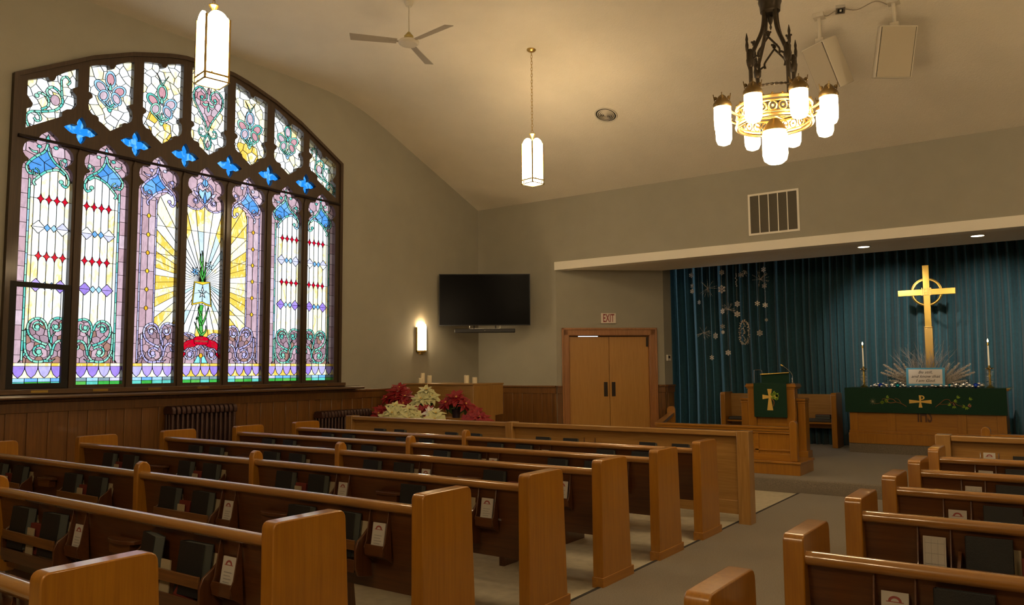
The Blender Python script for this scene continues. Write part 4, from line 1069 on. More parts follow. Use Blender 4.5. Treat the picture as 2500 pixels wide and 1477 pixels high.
MB().box(-.05, -.05, -.045, .05, .05, .0).build('box', 'chrome', jb, bevel=.003); MB().box(-.03, -.03, -.0465, .03, .03, -.044).build('opening', 'dark_gap', jb); MB().box(-.008, -.02, -.048, .012, .01, -.046).build('plug', 'white_plastic', jb)
cb = MB(); P = [(sp[0][0]+.06, sp[0][1]), (-2.0, 9.1), (-1.86, 9.06), (-1.7, 9.12), (-1.5, 9.08), (sp[1][0]-.06, sp[1][1])]
cb.tube(smooth_path([(x, y, zceil(y)-.012-.01*(i % 2)) for i, (x, y) in enumerate(P)], 5), .005, 6)
tag(cb.build('speaker_cable', 'fan_blade'), 'thin cable running along the ceiling between the loudspeakers', 'cable')
# ================================================================ RADIATORS
def make_radiator(label, y0, n, h, pitch):
    t = thing('radiator', label, 'radiator', (-8.86, y0, 0), 0, 'cast iron radiators on the window wall')
    first = None
    for i in range(n):
        if first is None:
            s = MB()
            for x in (-.065, 0, .065): s.tube([(x, 0, .09), (x, 0, h-.07)], .020, 8)
            s.prism([(-.10, .06), (.10, .06), (.10, .11), (.085, .13), (-.085, .13), (-.10, .11)], 'y', -.024, .024)
            s.prism([(-.10, h-.10), (.10, h-.10), (.10, h-.045), (.075, h-.008), (.03, h), (-.03, h), (-.075, h-.008), (-.10, h-.045)], 'y', -.024, .024)
            first = o = s.build('section', 'radiator_paint', t, bevel=.008)
        else:
            o = first.copy(); COL.objects.link(o)
        o.parent = t; o.location = (0, i*pitch, 0)
    f = MB()
    for y in (0, (n-1)*pitch): f.box(-.08, y-.02, 0, .08, y+.02, .07)
    f.build('feet', 'radiator_paint', t, bevel=.004)
    return t
make_radiator('tall dark cast iron radiator under the middle of the stained glass window', 5.38, 14, 1.10, .0655)
make_radiator('lower dark cast iron radiator between the window and the poinsettias', 7.70, 16, .93, .062)
# ================================================================ TELEVISION
TA = radians(35.2+3)
tc = Vector((-8.285, 10.90, 2.735)); hw = .80
tv = thing('television', 'large black flat television mounted across the front corner', 'television', tc, radians(36.5))
MB().box(-hw, -.02, -.455, hw, .02, .455).build('bezel', 'black_plastic', tv, bevel=.004)
MB().box(-hw+.012, -.0215, -.44, hw-.012, -.0195, .443).build('screen', 'screen_glass', tv)
MB().box(-.35, .02, -.25, .35, .06, .25).build('rear_housing', 'black_plastic', tv, bevel=.01)
a = MB(); a.box(-.05, .05, -.05, .05, .89, .05); a.box(-.25, .05, -.2, .25, .08, .2); a.box(-.20, .05, -.54, -.18, .10, -.2); a.box(.18, .05, -.54, .20, .10, -.2)
a.build('wall_arm', 'black_plastic', tv)
sb = MB().box(-.53, -.045, -.035, .53, .045, .035).build('soundbar', 'black_plastic', tv, bevel=.012); sb.location = (0, 0, -.545); sb['label'] = 'slim black soundbar under the screen'
k = MB(); k.box(-.27, -.01, .035, -.262, .05, .10); k.box(.262, -.01, .035, .27, .05, .10); k.box(-.27, -.01, .035, .27, .03, .041)
k.build('bracket', 'chrome', sb)
MB().lathe([(.006, -.0), (.001, .002)], n=8).build('badge', 'chrome', sb, loc=(0, -.046, 0)).rotation_euler = (pi/2, 0, 0)
# ================================================================ ORGAN CONSOLE AND CANDLES
og = thing('organ_console', 'oak organ console standing in the front corner behind the poinsettias', 'organ', (-7.45, 9.50, 0))
MB().box(-1.43, 0, .10, -.04, .05, 1.27).build('back_panel', 'light_oak_x', og, bevel=.004)
MB().box(-1.45, -.012, 1.27, .0, .80, 1.30).build('top_board', 'light_oak_x', og, bevel=.006)
for x in (-1.45, -.045):
    MB().prism([(0, 0), (0, 1.27), (.78, 1.27), (.78, .80), (.57, .79), (.57, 0)], 'x', x, x+.045).build('side_panel', 'light_oak_z', og, bevel=.006)
MB().box(-1.40, .10, .62, -.05, .60, .70).build('keybed', 'oak_x', og)
for x, y, h, r, lb in ((-8.66, 9.70, .165, .036, 'tallest ivory pillar candle above the cream poinsettia, at the left end of the organ top'), (-8.53, 9.72, .125, .036, 'ivory pillar candle second from left on the organ top'), (-8.60, 9.58, .085, .034, 'shortest ivory pillar candle in front of the left pair on the organ'),
                       (-7.80, 9.78, .125, .04, 'taller ivory pillar candle of the right pair on the organ'), (-7.655, 9.80, .095, .04, 'shorter ivory pillar candle nearest the right end of the organ')):
    c = thing('pillar_candle', lb, 'candle', (x, y, 1.30), 0, 'pillar candles on the organ')
    MB().lathe([(r, 0), (r, h-.004), (r-.006, h), (.004, h-.006)], n=18).build('wax', 'wax', c)
    MB().tube([(0, 0, h-.006), (0, .002, h+.012)], .0018, 5).build('wick', 'wick', c)
# ================================================================ POINSETTIAS
def leaf(mb, c, d, up, L, w, droop=.3, mi=0):
    """pointed folded leaf from c along direction d"""
    d = d.normalized(); s = d.cross(up).normalized(); u = s.cross(d).normalized()
    P = []
    for t, ww in ((.0, .10), (.22, .62), (.45, 1.0), (.7, .62), (1.0, .0)):
        p = c+d*L*t-u*(droop*L*t*t); P.append((p+s*w*ww/2+u*.10*w*ww, p-u*.0, p-s*w*ww/2+u*.10*w*ww))
    vs = [q for tri in P for q in tri]; fs = []
    for i in range(4): fs += [(i*3, i*3+1, i*3+4, i*3+3), (i*3+1, i*3+2, i*3+5, i*3+4)]
    mb.add(vs, fs, mi)
def poinsettia(label, x, y, z, heads, mat, seed, R0=.17, H=.30, stand=None, face=(.55, -.8)):
    R = random.Random(seed)
    t = thing('poinsettia', label, 'potted plant', (x, y, z), 0, 'potted poinsettias massed in front of the organ')
    MB().lathe([(.055, 0), (.075, .12), (.085, .125), (.08, .13), (.06, .128)], n=16).build('pot', 'pot_foil', t)
    st = MB(); gl = MB(); br = MB(); ye = MB()
    for i in range(heads):
        a = 2*pi*i/heads+R.uniform(-.3, .3); r = R0*(.35+.65*R.random()) if i else 0
        if i and i <= 3: a = atan2(face[1], face[0])+(-1.0, 0, 1.0)[i-1]+R.uniform(-.2, .2)
        hc = Vector((r*cos(a), r*sin(a), H+R.uniform(-.05, .04)-r*.75))
        st.tube(smooth_path([(0, 0, .12), hc*.5+Vector((0, 0, .06)), hc-Vector((0, 0, .02))], 3), .005, 5)
        ax = (Vector((hc.x, hc.y, .22))+Vector((face[0], face[1], 0))*.12).normalized()
        e1 = ax.orthogonal().normalized(); e2 = ax.cross(e1)
        for ringn, (n, el, L, w) in enumerate(((7, -.05, .17, .085), (6, .28, .14, .07), (5, .68, .09, .045))):
            o = R.uniform(0, 6)
            for q in range(n):
                b = o+2*pi*q/n+R.uniform(-.2, .2); d = (e1*cos(b)+e2*sin(b))*cos(el)+ax*sin(el)
                leaf(br, hc, d, ax, L*R.uniform(.75, 1.2), w*R.uniform(.75, 1.05), R.uniform(.0, .35))
        for q in range(5): ye.ball(tuple(hc+ax*.018+(e1*cos(q*1.26)+e2*sin(q*1.26))*.010), .006, 6)
        for q in range(6):
            b = 2*pi*q/6+R.uniform(-.3, .3); d = (e1*cos(b)+e2*sin(b))*cos(-.45)+ax*sin(-.45)
            leaf(gl, hc-ax*.05, d, ax, R.uniform(.11, .15), .075, .5)
    st.build('stems', 'leaf_green', t); gl.build('leaves', 'leaf_green', t, sharp=180); br.build('bracts', mat, t, sharp=180); ye.build('flower_buds', 'gold_thread', t)
    return t
tiers = [(-9.0+.25, 9.08, .80), (-8.9, 8.72, .55), (-8.6, 8.30, .34)]
st_ = thing('plant_stand', 'tiered wooden stand under the poinsettias, behind the front screen', 'plant stand', (-7.75, 8.75, 0))
m = MB(); m.box(-.95, .12, .78, .75, .46, .81); m.box(-.9, -.20, .50, 1.1, .12, .53); m.box(-.6, -.52, .32, 1.42, -.20, .35)
m.build('shelf_board', 'oak_x', st_, bevel=.003)
m = MB()
for x in (-.85, .65):
    m.box(x, .15, 0, x+.05, .43, .78); m.box(x, -.18, 0, x+.05, .10, .50)
for x in (-.5, 1.3): m.box(x, -.50, 0, x+.05, -.22, .32)
m.build('side_frame', 'oak_z', st_)
Z1, Z2, Z3 = .81, .53, .35
poinsettia('red poinsettia at the top left of the plant group', -8.58, 9.06, Z1, 6, 'red_bract', 1, .20, .40)
poinsettia('red poinsettia hanging low beside the dark pot, top left', -8.40, 9.0, Z1, 4, 'red_bract', 2, .16, .26)
poinsettia('cream poinsettia at the top centre below the left candles', -7.98, 9.02, Z1, 5, 'cream_bract', 3, .19, .40)
poinsettia('red poinsettia at the top right in front of the organ back', -7.42, 9.05, Z1, 6, 'red_bract', 4, .20, .34)
poinsettia('cream poinsettia in the middle tier on the left', -8.28, 8.66, Z2, 6, 'cream_bract', 5, .24, .43)
poinsettia('red poinsettia at the far left beside the low radiator', -8.62, 8.72, Z2, 5, 'red_bract', 6, .16, .36)
poinsettia('dark red poinsettia in the middle between the two cream ones', -7.72, 8.66, Z2, 4, 'red_bract', 7, .12, .42)
poinsettia('cream poinsettia low in the centre behind the front screen', -7.72, 8.36, Z3, 5, 'cream_bract', 8, .17, .565)
poinsettia('cream poinsettia low on the right behind the front screen', -7.20, 8.34, Z3, 5, 'cream_bract', 9, .20, .575)
poinsettia('red poinsettia on the right in the middle tier', -6.80, 8.72, Z2, 6, 'red_bract', 10, .20, .40)
poinsettia('red poinsettia at the right end of the group, low', -6.48, 8.40, Z3, 6, 'red_bract', 11, .19, .52)
poinsettia('small pale frosted plant between the low cream poinsettias', -7.46, 8.50, Z2, 1, 'snow_white', 12, .03, .30).scale = (.62, .62, 1.2)
# ================================================================ CURTAIN
R = random.Random(3)
cur = MB(); xs = []; x = -6.55
while x < 3.0: xs.append(x); x += .012
ph = 0; off = []
per = .15
for x in xs:
    if R.random() < .05: per = R.uniform(.11, .19)
    ph += 2*pi*.012/per; off.append(-.045*sin(ph)-.012*sin(2.3*ph+1)+.006*sin(.37*ph))
zs = [.172, .6, 1.2, 1.9, 2.6, 3.2, 3.85]; n = len(zs)
for j, (x, o) in enumerate(zip(xs, off)):
    for i, z in enumerate(zs): cur.v.append((x+.02*sin(z*1.1+j*.01), 14.47+o*(1.5-.12*z/1.2)-.03*(3.85-z)/4, z))
for j in range(len(xs)-1):
    for i in range(n-1): cur.f.append((j*n+i, (j+1)*n+i, (j+1)*n+i+1, j*n+i+1)); cur.m.append(0)
cu = cur.build('stage_curtain', 'curtain_cloth', sharp=180); tag(cu, 'full-height pleated teal blue curtain behind the altar', 'curtain')
sd = cu.modifiers.new('thickness', 'SOLIDIFY'); sd.thickness = .004
# ================================================================ SNOWFLAKE ORNAMENTS
def flake(r, fancy, w=.010):
    m = MB()
    for k in range(6):
        M = Matrix.Rotation(pi/3*k, 4, 'Y'); m.M = M
        m.box(-w/2, -.003, 0, w/2, .003, r)
        for f_, l in ((.45, .38), (.72, .28)) if fancy else ((.6, .3),):
            for s_ in (-1, 1):
                m.M = M @ Matrix.Translation((0, 0, r*f_)) @ Matrix.Rotation(s_*radians(55), 4, 'Y'); m.box(-w*.4, -.003, 0, w*.4, .003, r*l)
        if not fancy: m.M = M @ Matrix.Translation((0, 0, r*.86)); m.prism([(-.2*r, 0), (0, -.16*r), (.2*r, 0), (0, .22*r)], 'y', -.003, .003)
    m.M = None; m.prism([(r*.3*cos(pi/3*i+.5), r*.3*sin(pi/3*i+.5)) for i in range(6)], 'y', -.003, .003)
    return m
def burst(r, R):
    m = MB()
    for k in range(16):
        d = Vector((R.gauss(0, 1), R.gauss(0, .5), R.gauss(0, 1))).normalized(); m.tube([(0, 0, 0), d*r], [.0025, .001], 4)
        m.ball(tuple(d*r*.8), .007, 6); m.ball(tuple(d*r), .005, 6)
    return m
SN = [(.045, 0, 'snow_white'), (.045, 0, 'snow_clear'), (.045, 1, 'snow_white'), (.04, 0, 'snow_clear'), (.05, 1, 'snow_clear'),
      (.075, 1, 'snow_white'), (.05, 1, 'snow_white'), (.045, 0, 'snow_clear'), (.048, 0, 'snow_white'), (.045, 0, 'snow_clear'),
      (.055, 1, 'snow_clear'), (.055, 1, 'snow_clear'), (.045, 0, 'snow_clear'), (.035, 1, 'snow_white'), (.06, 1, 'snow_clear'),
      (.055, 1, 'snow_clear'), (.045, 0, 'snow_clear'), (.045, 0, 'snow_clear'), (.03, 0, 'snow_clear'), (.05, 1, 'snow_white'), (.045, 0, 'snow_clear')]
SNOW_XZ = [(-5.477, 3.191), (-5.467, 2.996), (-5.47, 2.899), (-5.344, 2.691), (-4.91, 3.199), (-4.92, 2.9), (-4.917, 2.508), (-4.573, 3.129), (-4.171, 3.191), (-4.167, 2.907), (-4.648, 2.624), (-4.654, 2.445), (-4.925, 2.24), (-4.921, 2.139), (-5.058, 2.078), (-4.272, 2.103), (-4.297, 2.611), (-4.164, 2.576), (-4.152, 2.323), (-4.837, 1.777), (-5.137, 1.696)]
SNL = ['topmost at the left edge of the curtain', 'second down at the left edge of the curtain', 'third down at the left edge of the curtain', 'dull one right of the left trio', 'dull one above the large bright snowflake',
       'largest bright one near the top', 'pinkish one below the large bright snowflake', 'dull one right of the crystal drop, near the top', 'brightest white one at the top right', 'dull one below the brightest top right snowflake',
       'dull one right of the pinkish snowflake', 'dull one just under its twin in the middle', 'dull one left of the tinsel garland', 'tiny starry one left of the tinsel garland', 'round lacy one low on the left',
       'round lacy one right of the tinsel garland', 'small dull one right of centre', 'small dull one at the right edge', 'tiny one lowest at the right edge', 'bright one lowest in the middle', 'dull one lowest on the left']
for (px, pz), (r, fz, mt), lb in zip(SNOW_XZ, SN, SNL):
    o = thing('snowflake_ornament', 'hanging snowflake, '+lb, 'ornament', (px, 13.4, pz), R.uniform(-.5, .7), 'snowflakes hanging before the curtain')
    flake(r, fz).build('flake', mt, o)
    MB().tube([(0, 0, r), (0, 0, 3.84-pz)], .0007, 4).build('thread', 'snow_clear', o)
for px, pz, r, lb in ((-5.16, 2.93, .16, 'upper left'), (-4.22, 3.02, .15, 'upper right'), (-4.79, 2.53, .12, 'middle'), (-5.26, 2.14, .13, 'lower left'), (-4.49, 3.14, .06, 'small, top centre')):
    o = thing('starburst_ornament', 'glittery wire starburst hanging before the curtain, '+lb, 'ornament', (px, 13.35, pz), 0, 'starbursts hanging before the curtain')
    burst(r, R).build('sprays', 'snow_clear', o); MB().tube([(0, 0, 0), (0, 0, 3.84-pz)], .0007, 4).build('thread', 'snow_clear', o)
o = thing('crystal_drop', 'narrow crystal drop hanging near the top of the curtain', 'ornament', (-4.655, 13.4, 3.05))
m = MB()
for i in range(7): m.ball((.01*sin(i*2.4), .01*cos(i*2.4), .10-.035*i), .012, 6)
m.build('beads', 'snow_white', o); MB().tube([(0, 0, .1), (0, 0, .79)], .0007, 4).build('thread', 'snow_clear', o)
o = thing('tinsel_garland', 'looped tan and silver tinsel garland hanging in the middle of the curtain', 'garland', (-4.54, 13.4, 2.12))
m = MB()
for i in range(46):
    a = 2*pi*i/46; c = Vector((.085*sin(a), .02*sin(3*a), .20*cos(a)))
    for q in range(4):
        d = Vector((R.gauss(0, 1), R.gauss(0, 1), R.gauss(0, 1))).normalized()*.034; s_ = d.orthogonal().normalized()*.006
        m.add([c, c+d*.6+s_, c+d, c+d*.6-s_], [(0, 1, 2, 3)])
for i in range(16):
    c = Vector((-.01+.02*sin(i), 0, .16-.02*i))
    for q in range(3):
        d = Vector((R.gauss(0, 1), R.gauss(0, 1), R.gauss(0, 1))).normalized()*.03; s_ = d.orthogonal().normalized()*.006
        m.add([c, c+d*.6+s_, c+d, c+d*.6-s_], [(0, 1, 2, 3)])
m.build('tinsel', 'feather_white', o, sharp=180); MB().tube([(0, 0, .2), (0, 0, 1.72)], .0007, 4).build('thread', 'snow_clear', o)
# ================================================================ THE ALTAR
AX0, AX1, AY, AZ0, AZ1 = -2.895, -.735, 13.35, .315, 1.175
pd = MB(); pd.box(-3.0+.10, AY, .16, -.70, 14.2, AZ0); struct(pd.build('floor_predella', 'carpet', bevel=.01), 'carpeted block under the altar')
al = thing('altar_table', 'panelled oak altar in front of the teal curtain', 'altar', (0, 0, 0))
m = MB(); m.box(AX0+.02, AY+.02, AZ0, AX1-.02, AY+.66, AZ1-.03); m.build('body', 'oak_x', al)
m = MB(); m.box(AX0-.0, AY-.01, AZ0, AX1+.0, AY+.68, AZ0+.16); m.box(AX0+.01, AY, AZ0+.16, AX1-.01, AY+.67, AZ0+.20)
for x in (AX0+.02, -2.33, -1.38, AX1-.12-.02): m.box(x, AY+.005, AZ0+.2, x+.12, AY+.05, AZ1-.03)
m.build('frame', 'oak_z', al, bevel=.004)
MB().box(AX0-.01, AY-.02, AZ1-.03, AX1+.03, AY+.70, AZ1).build('table_top', 'oak_x', al, bevel=.006)
text('IHS', .32, Matrix.Translation((-1.81, AY+.012, .77)) @ Matrix.Rotation(pi/2, 4, 'X') @ Matrix.Diagonal((.45, 1, 1, 1)), 'dark_oak_z', al, name='carved_monogram', depth=.006, bold=.004)
cl_ = thing('altar_cloth', 'dark green altar cloth embroidered with a gold cross and vines', 'altar cloth', (0, 0, 0))
m = MB(); m.box(AX0-.03, AY-.03, AZ1+.001, AX1+.0, AY+.62, AZ1+.006); m.box(AX0-.03, AY-.034, .80, AX1+.0, AY-.028, AZ1+.006)
m.build('cloth', 'green_cloth', cl_, bevel=.002)
m = MB(); m.box(AX1+.0, AY-.036, AZ1+.002, AX1+.045, AY+.66, AZ1+.012); m.build('edge_band', 'brass', cl_)
y0, y1 = AY-.037, AY-.034; cx, cz = -1.80, .965
g = MB(); g.prism([(cx-.205, cz-.04), (cx-.205, cz+.04), (cx-.015, cz+.016), (cx-.022, cz+.13), (cx+.022, cz+.13), (cx+.015, cz+.016), (cx+.205, cz+.04), (cx+.205, cz-.04), (cx+.015, cz-.016), (cx+.035, cz-.12), (cx-.035, cz-.12), (cx-.015, cz-.016)], 'y', y0, y1)
n = 14; g.prism([(cx+.015, cz+.13)]+[(cx+.02+.062*sin(pi*i/n), cz+.083+.047*cos(pi*i/n)) for i in range(n+1)]+[(cx+.015, cz+.036), (cx+.015, cz+.056)]+[(cx+.02+.036*sin(pi*i/n), cz+.083-.027*cos(pi*i/n)) for i in range(n+1)]+[(cx+.015, cz+.11)], 'y', y0, y1)
g.build('gold_cross_embroidery', 'gold_thread', cl_)
def vine(m, pts, w):
    P = smooth_path([(p[0], y0+.001, p[1]) for p in pts], 5); m.tube(P, w, 5)
b = MB()
vine(b, [(-2.06, .86), (-2.15, .92), (-2.25, .95), (-2.30, 1.0), (-2.38, 1.01), (-2.42, .96), (-2.36, .93), (-2.25, .95)], .007); vine(b, [(-2.42, .97), (-2.46, 1.02), (-2.52, 1.0)], .005)
vine(b, [(-2.68, .92), (-2.62, .91), (-2.55, .93)], .004); vine(b, [(-2.15, .92), (-2.2, 1.0), (-2.27, 1.03)], .005)
vine(b, [(-1.53, .86), (-1.45, .93), (-1.36, 1.01), (-1.28, 1.01), (-1.25, .95)], .007); vine(b, [(-1.46, .92), (-1.35, .92), (-1.27, .93), (-1.2, .97), (-1.14, .91), (-1.08, .89), (-1.02, .89)], .005)
b.build('vine_embroidery', 'brown_thread', cl_)
l = MB()
for lx, lz, a in ((-2.52, .90, 1.6), (-2.52, .98, -1.4), (-2.44, 1.04, .4), (-2.42, .93, 1.9), (-2.47, 1.0, -.5), (-1.20, .98, .3), (-1.14, 1.04, .9), (-1.25, .90, 2.6), (-1.20, .90, -1.5), (-1.0, .87, 2.8), (-.99, .88, -1.2), (-.93, 1.01, .8), (-.96, .90, .3)):
    for s_ in (-.5, 0, .5):
        q = MB()
        l.M = Matrix.Translation((lx, 0, lz)) @ Matrix.Rotation(-a+s_, 4, 'Y'); l.prism([(0, 0), (.032, .014), (.07, 0), (.032, -.014)], 'y', y0-.001, y1)
l.M = None
l.build('leaf_embroidery', 'leaf_thread', cl_)
q = MB()
for i in range(10):
    a = pi*.15+2*pi*i/10; q.M = Matrix.Translation((-2.70, 0, .955)) @ Matrix.Rotation(a, 4, 'Y'); q.prism([(0, -.004), (.075, 0), (0, .004)], 'y', y0, y1)
q.M = None; q.build('star_flower_embroidery', 'cream_paper', cl_)
q = MB()
for dx, dz in ((-1.205, .93), (-1.19, .905), (-.93, .92), (-.91, .90), (-.945, .895), (-.92, .88)): q.ball((dx, y0, dz), .016, 8)
q.build('berry_embroidery', 'rose_thread', cl_)
for _o in cl_.children:
    if 'embroidery' in _o.name: _o.scale = (.74, 1, .74); _o.location = (-1.85+1.80*.74, 0, .975-.96*.74)
# ---- brass cross with ring, standing at the back of the altar
TZ = AZ1+.007
cr = thing('altar_cross', 'tall polished brass cross with a ring, glowing at its top', 'cross', (-1.745, 13.78, TZ+.0))
h0 = 2.675-TZ; top = 3.10-TZ; w = .048
m = MB(); m.prism([(-w, .0), (w, .0), (w, top), (-w, top)], 'y', -.012, .012)
m.prism([(-.41, h0-.048), (.40, h0-.048), (.40, h0+.048), (-.41, h0+.048)], 'y', -.016, .014)
m.build('cross_bars', 'brass', cr, bevel=.004)
m = MB(); r = .20
for rr, tt in ((.216, .010), (.190, .006)): m.tube([(rr*cos(2*pi*i/40), 0, h0+rr*sin(2*pi*i/40)) for i in range(40)], tt, 7, closed=True)
m.M = Matrix.Translation((0, 0, h0)) @ Matrix.Rotation(pi/2, 4, 'X'); m.lathe([(.218, -.004), (.186, -.004), (.186, .004), (.218, .004)], n=40, loop=True); m.M = None
m.build('ring', 'brass', cr)
text('IHS', .17, Matrix.Translation((0, -.020, h0)) @ Matrix.Rotation(pi/2, 4, 'X') @ Matrix.Diagonal((.62, 1, 1, 1)), 'antique_brass', cr, name='monogram', depth=.004, bold=.003)
m = MB(); m.box(-.058, -.03, .0, .058, .03, .93); m.box(-.12, -.08, 0, .12, .08, .03); m.box(-.062, -.035, .93, .062, .035, .95)
m.build('stem_base', 'antique_brass', cr, bevel=.006)
# ---- twigs
R = random.Random(11)
tw = thing('twig_arrangement', 'spray of bare silvery twigs spread behind the framed verse', 'twig arrangement', (-1.78, 13.70, TZ))
m = MB()
for i in range(72):
    a = R.uniform(-1.15, 1.15); L = R.uniform(.42, .78)*(1 if abs(a) < .9 else .8); y = R.uniform(-.09, -.03)
    d = Vector((sin(a), R.uniform(-.05, .05), cos(a)))
    P = [Vector((R.uniform(-.10, .10), y, .0))]
    for s_ in range(4): d = (d+Vector((R.uniform(-.22, .22), R.uniform(-.03, .03), R.uniform(-.12, .12)))).normalized(); P.append(P[-1]+d*L/4)
    m.tube(P, [.004, .0035, .003, .002, .001], 5)
    for q in (1, 2, 3):
        for _ in range(2):
            e = (d+Vector((R.uniform(-.9, .9), R.uniform(-.1, .1), R.uniform(-.3, .6)))).normalized(); m.tube([P[q], P[q]+e*R.uniform(.06, .16)], [.002, .0007], 4)
m.build('twigs', 'twig_silver', tw)
m = MB()
for i in range(14): a = R.uniform(-1, 1); m.ball((.55*sin(a)*R.uniform(.3, 1), -.06, .15+.4*cos(a)*R.uniform(.3, 1)), .006, 6)
m.build('crystal_beads', 'silver_ball', tw)
# ---- feathery white branches and dark fir
for s_, lb in ((-1, 'left'), (1, 'right')):
    fb = thing('feathery_branch', 'white feathery branches with dark fir %s of the verse' % lb, 'foliage', (-1.78+s_*.16, 13.64, TZ+.05))
    m = MB(); k = MB()
    for i, (a, L) in enumerate(((.72, .42), (.95, .52), (1.2, .50), (1.4, .36), (.45, .34), (1.08, .46))):
        d = Vector((s_*sin(a), -.15, cos(a))).normalized(); n_ = int(L/.006)
        for j in range(n_):
            p = d*(.02+L*j/n_); l_ = .055*(1-.6*j/n_)
            for q in range(8):
                e = (d*.7+Vector((R.gauss(0, 1), R.gauss(0, 1), R.gauss(0, 1))).normalized()).normalized()*l_; w_ = e.orthogonal().normalized()*.0035
                m.add([p-w_, p+w_, p+e], [(0, 1, 2)])
    for i in range(420):
        a = R.uniform(.9, 1.75); p = Vector((s_*sin(a), R.uniform(-.2, .25), cos(a)*.6+.1))*R.uniform(.15, .42); e = Vector((R.gauss(0, 1), R.gauss(0, 1), R.gauss(0, 1))).normalized()*.05; w_ = e.orthogonal().normalized()*.003
        if p.z+e.z < .005: e.z = abs(e.z)
        k.add([p-w_, p+w_, p+e], [(0, 1, 2)])
    m.build('white_fronds', 'feather_white', fb, sharp=180); k.build('fir_needles', 'fir_green', fb, sharp=180)
# ---- verse card
vs_ = thing('verse_card', 'blue-bordered card reading Be still, and know that I am God', 'sign', (-1.79, 13.50, TZ+.035))
V = Matrix.Rotation(-radians(8), 4, 'X')
vs_.rotation_euler = (-radians(8), 0, 0)
MB().box(-.265, -.004, 0, .265, .004, .275).build('border', 'blue_border', vs_); MB().box(-.232, -.006, .028, .232, -.0035, .250).build('paper', 'verse_white', vs_)
for tx, z in (('Be still,', .205), ('and know that', .140), ('I am God.', .075)):
    text(tx, .060, Matrix.Translation((0, -.0068, z)) @ Matrix.Rotation(pi/2, 4, 'X') @ Matrix.Diagonal((1.12, 1, 1, 1)), 'black_ink', vs_, shear=.35, name='verse_lettering')
MB().box(-.1, .004, -.028, .1, .09, .0).build('prop_stand', 'black_plastic', vs_)
# ---- baubles on the altar
R = random.Random(21); BAL = []
def bauble(x, y, r, mt, lb, z=None):
    o = MB().ball((0, 0, 0), r, 14).build('bauble', mt); o.location = (x, y, (TZ+r) if z is None else z); tag(o, lb, 'bauble', 'baubles along the altar top'); BAL.append((x, y, r)); return o
base = None
X = [-2.55+.0375*i for i in range(40)]
protos = {}
for i, x in enumerate(X):
    r = R.choice([.018, .022, .026, .030]); y = 13.44+R.uniform(-.03, .03)
    if not any((x-a)**2+(y-b)**2 < (r+c)**2 for a, b, c in BAL):
        key = r; 
        if key in protos:
            o = protos[key].copy(); COL.objects.link(o); o.location = (x, y, TZ+r); BAL.append((x, y, r))
        else: protos[key] = o = bauble(x, y, r, 'silver_ball', '')
        CNT = globals().setdefault('CNT', {})
        side = 'left' if x < -2.06 else 'right' if x > -1.52 else 'front'
        CNT[side] = CNT.get(side, 0)+1
        ordn = ['first', 'second', 'third', 'fourth', 'fifth', 'sixth', 'seventh', 'eighth', 'ninth', 'tenth', 'eleventh', 'twelfth', 'thirteenth', 'fourteenth', 'fifteenth'][CNT[side]-1]
        o['label'] = ordn+' small silver bauble from the left, row %s the verse card' % {'left': 'left of', 'right': 'right of', 'front': 'in front of'}[side]
        o['group'] = {'left': 'silver baubles left of the verse card', 'right': 'silver baubles right of the verse card', 'front': 'silver baubles before the verse card'}[side]
for x, y, r, mt, lb in ((-2.43, 13.53, .036, 'blue_ball', 'royal blue bauble left of the verse card'), (-1.13, 13.54, .038, 'blue_ball', 'royal blue bauble right of the verse card'), (-2.19, 13.56, .032, 'teal_ball', 'teal bauble left of the verse card'), (-1.47, 13.58, .032, 'teal_ball', 'teal bauble right of the verse card'),
                        (-2.51, 13.54, .036, 'silver_ball', 'large silver bauble at the left end, beside the blue one'), (-2.35, 13.55, .036, 'silver_ball', 'large silver bauble right of the left blue one'), (-2.27, 13.58, .04, 'silver_ball', 'large silver bauble left of the left teal one'), (-2.11, 13.57, .036, 'silver_ball', 'large silver bauble between the left teal one and the card'),
                        (-1.39, 13.58, .042, 'silver_ball', 'large silver bauble right of the right teal one'), (-1.30, 13.60, .045, 'silver_ball', 'largest silver bauble on the right'), (-1.21, 13.57, .038, 'silver_ball', 'large silver bauble left of the right blue one'), (-1.05, 13.55, .038, 'silver_ball', 'large silver bauble at the right end, beside the blue one')):
    bauble(x, y, r, mt, lb)
# stacked ones in small clusters
bauble(-2.44, 13.60, .030, 'silver_ball', 'silver bauble behind the left blue one'); bauble(-1.16, 13.62, .032, 'silver_ball', 'silver bauble behind the right blue one')
for x, y, z, r, lb in ((-2.47, 13.57, .055, .024, 'upper silver bauble on the left heap, outer one'), (-2.40, 13.58, .06, .026, 'upper silver bauble on the left heap, inner one'), (-2.23, 13.60, .075, .028, 'upper silver bauble beside the left teal one'), (-2.15, 13.60, .07, .028, 'upper silver bauble right of the left teal one'),
                       (-1.43, 13.62, .075, .028, 'upper silver bauble beside the right teal one'), (-1.345, 13.63, .085, .030, 'highest silver bauble on the right heap'), (-1.25, 13.62, .075, .030, 'upper silver bauble right of the highest one'), (-1.09, 13.57, .065, .026, 'upper silver bauble near the right end')):
    bauble(x, y, r, 'silver_ball', lb, TZ+z)
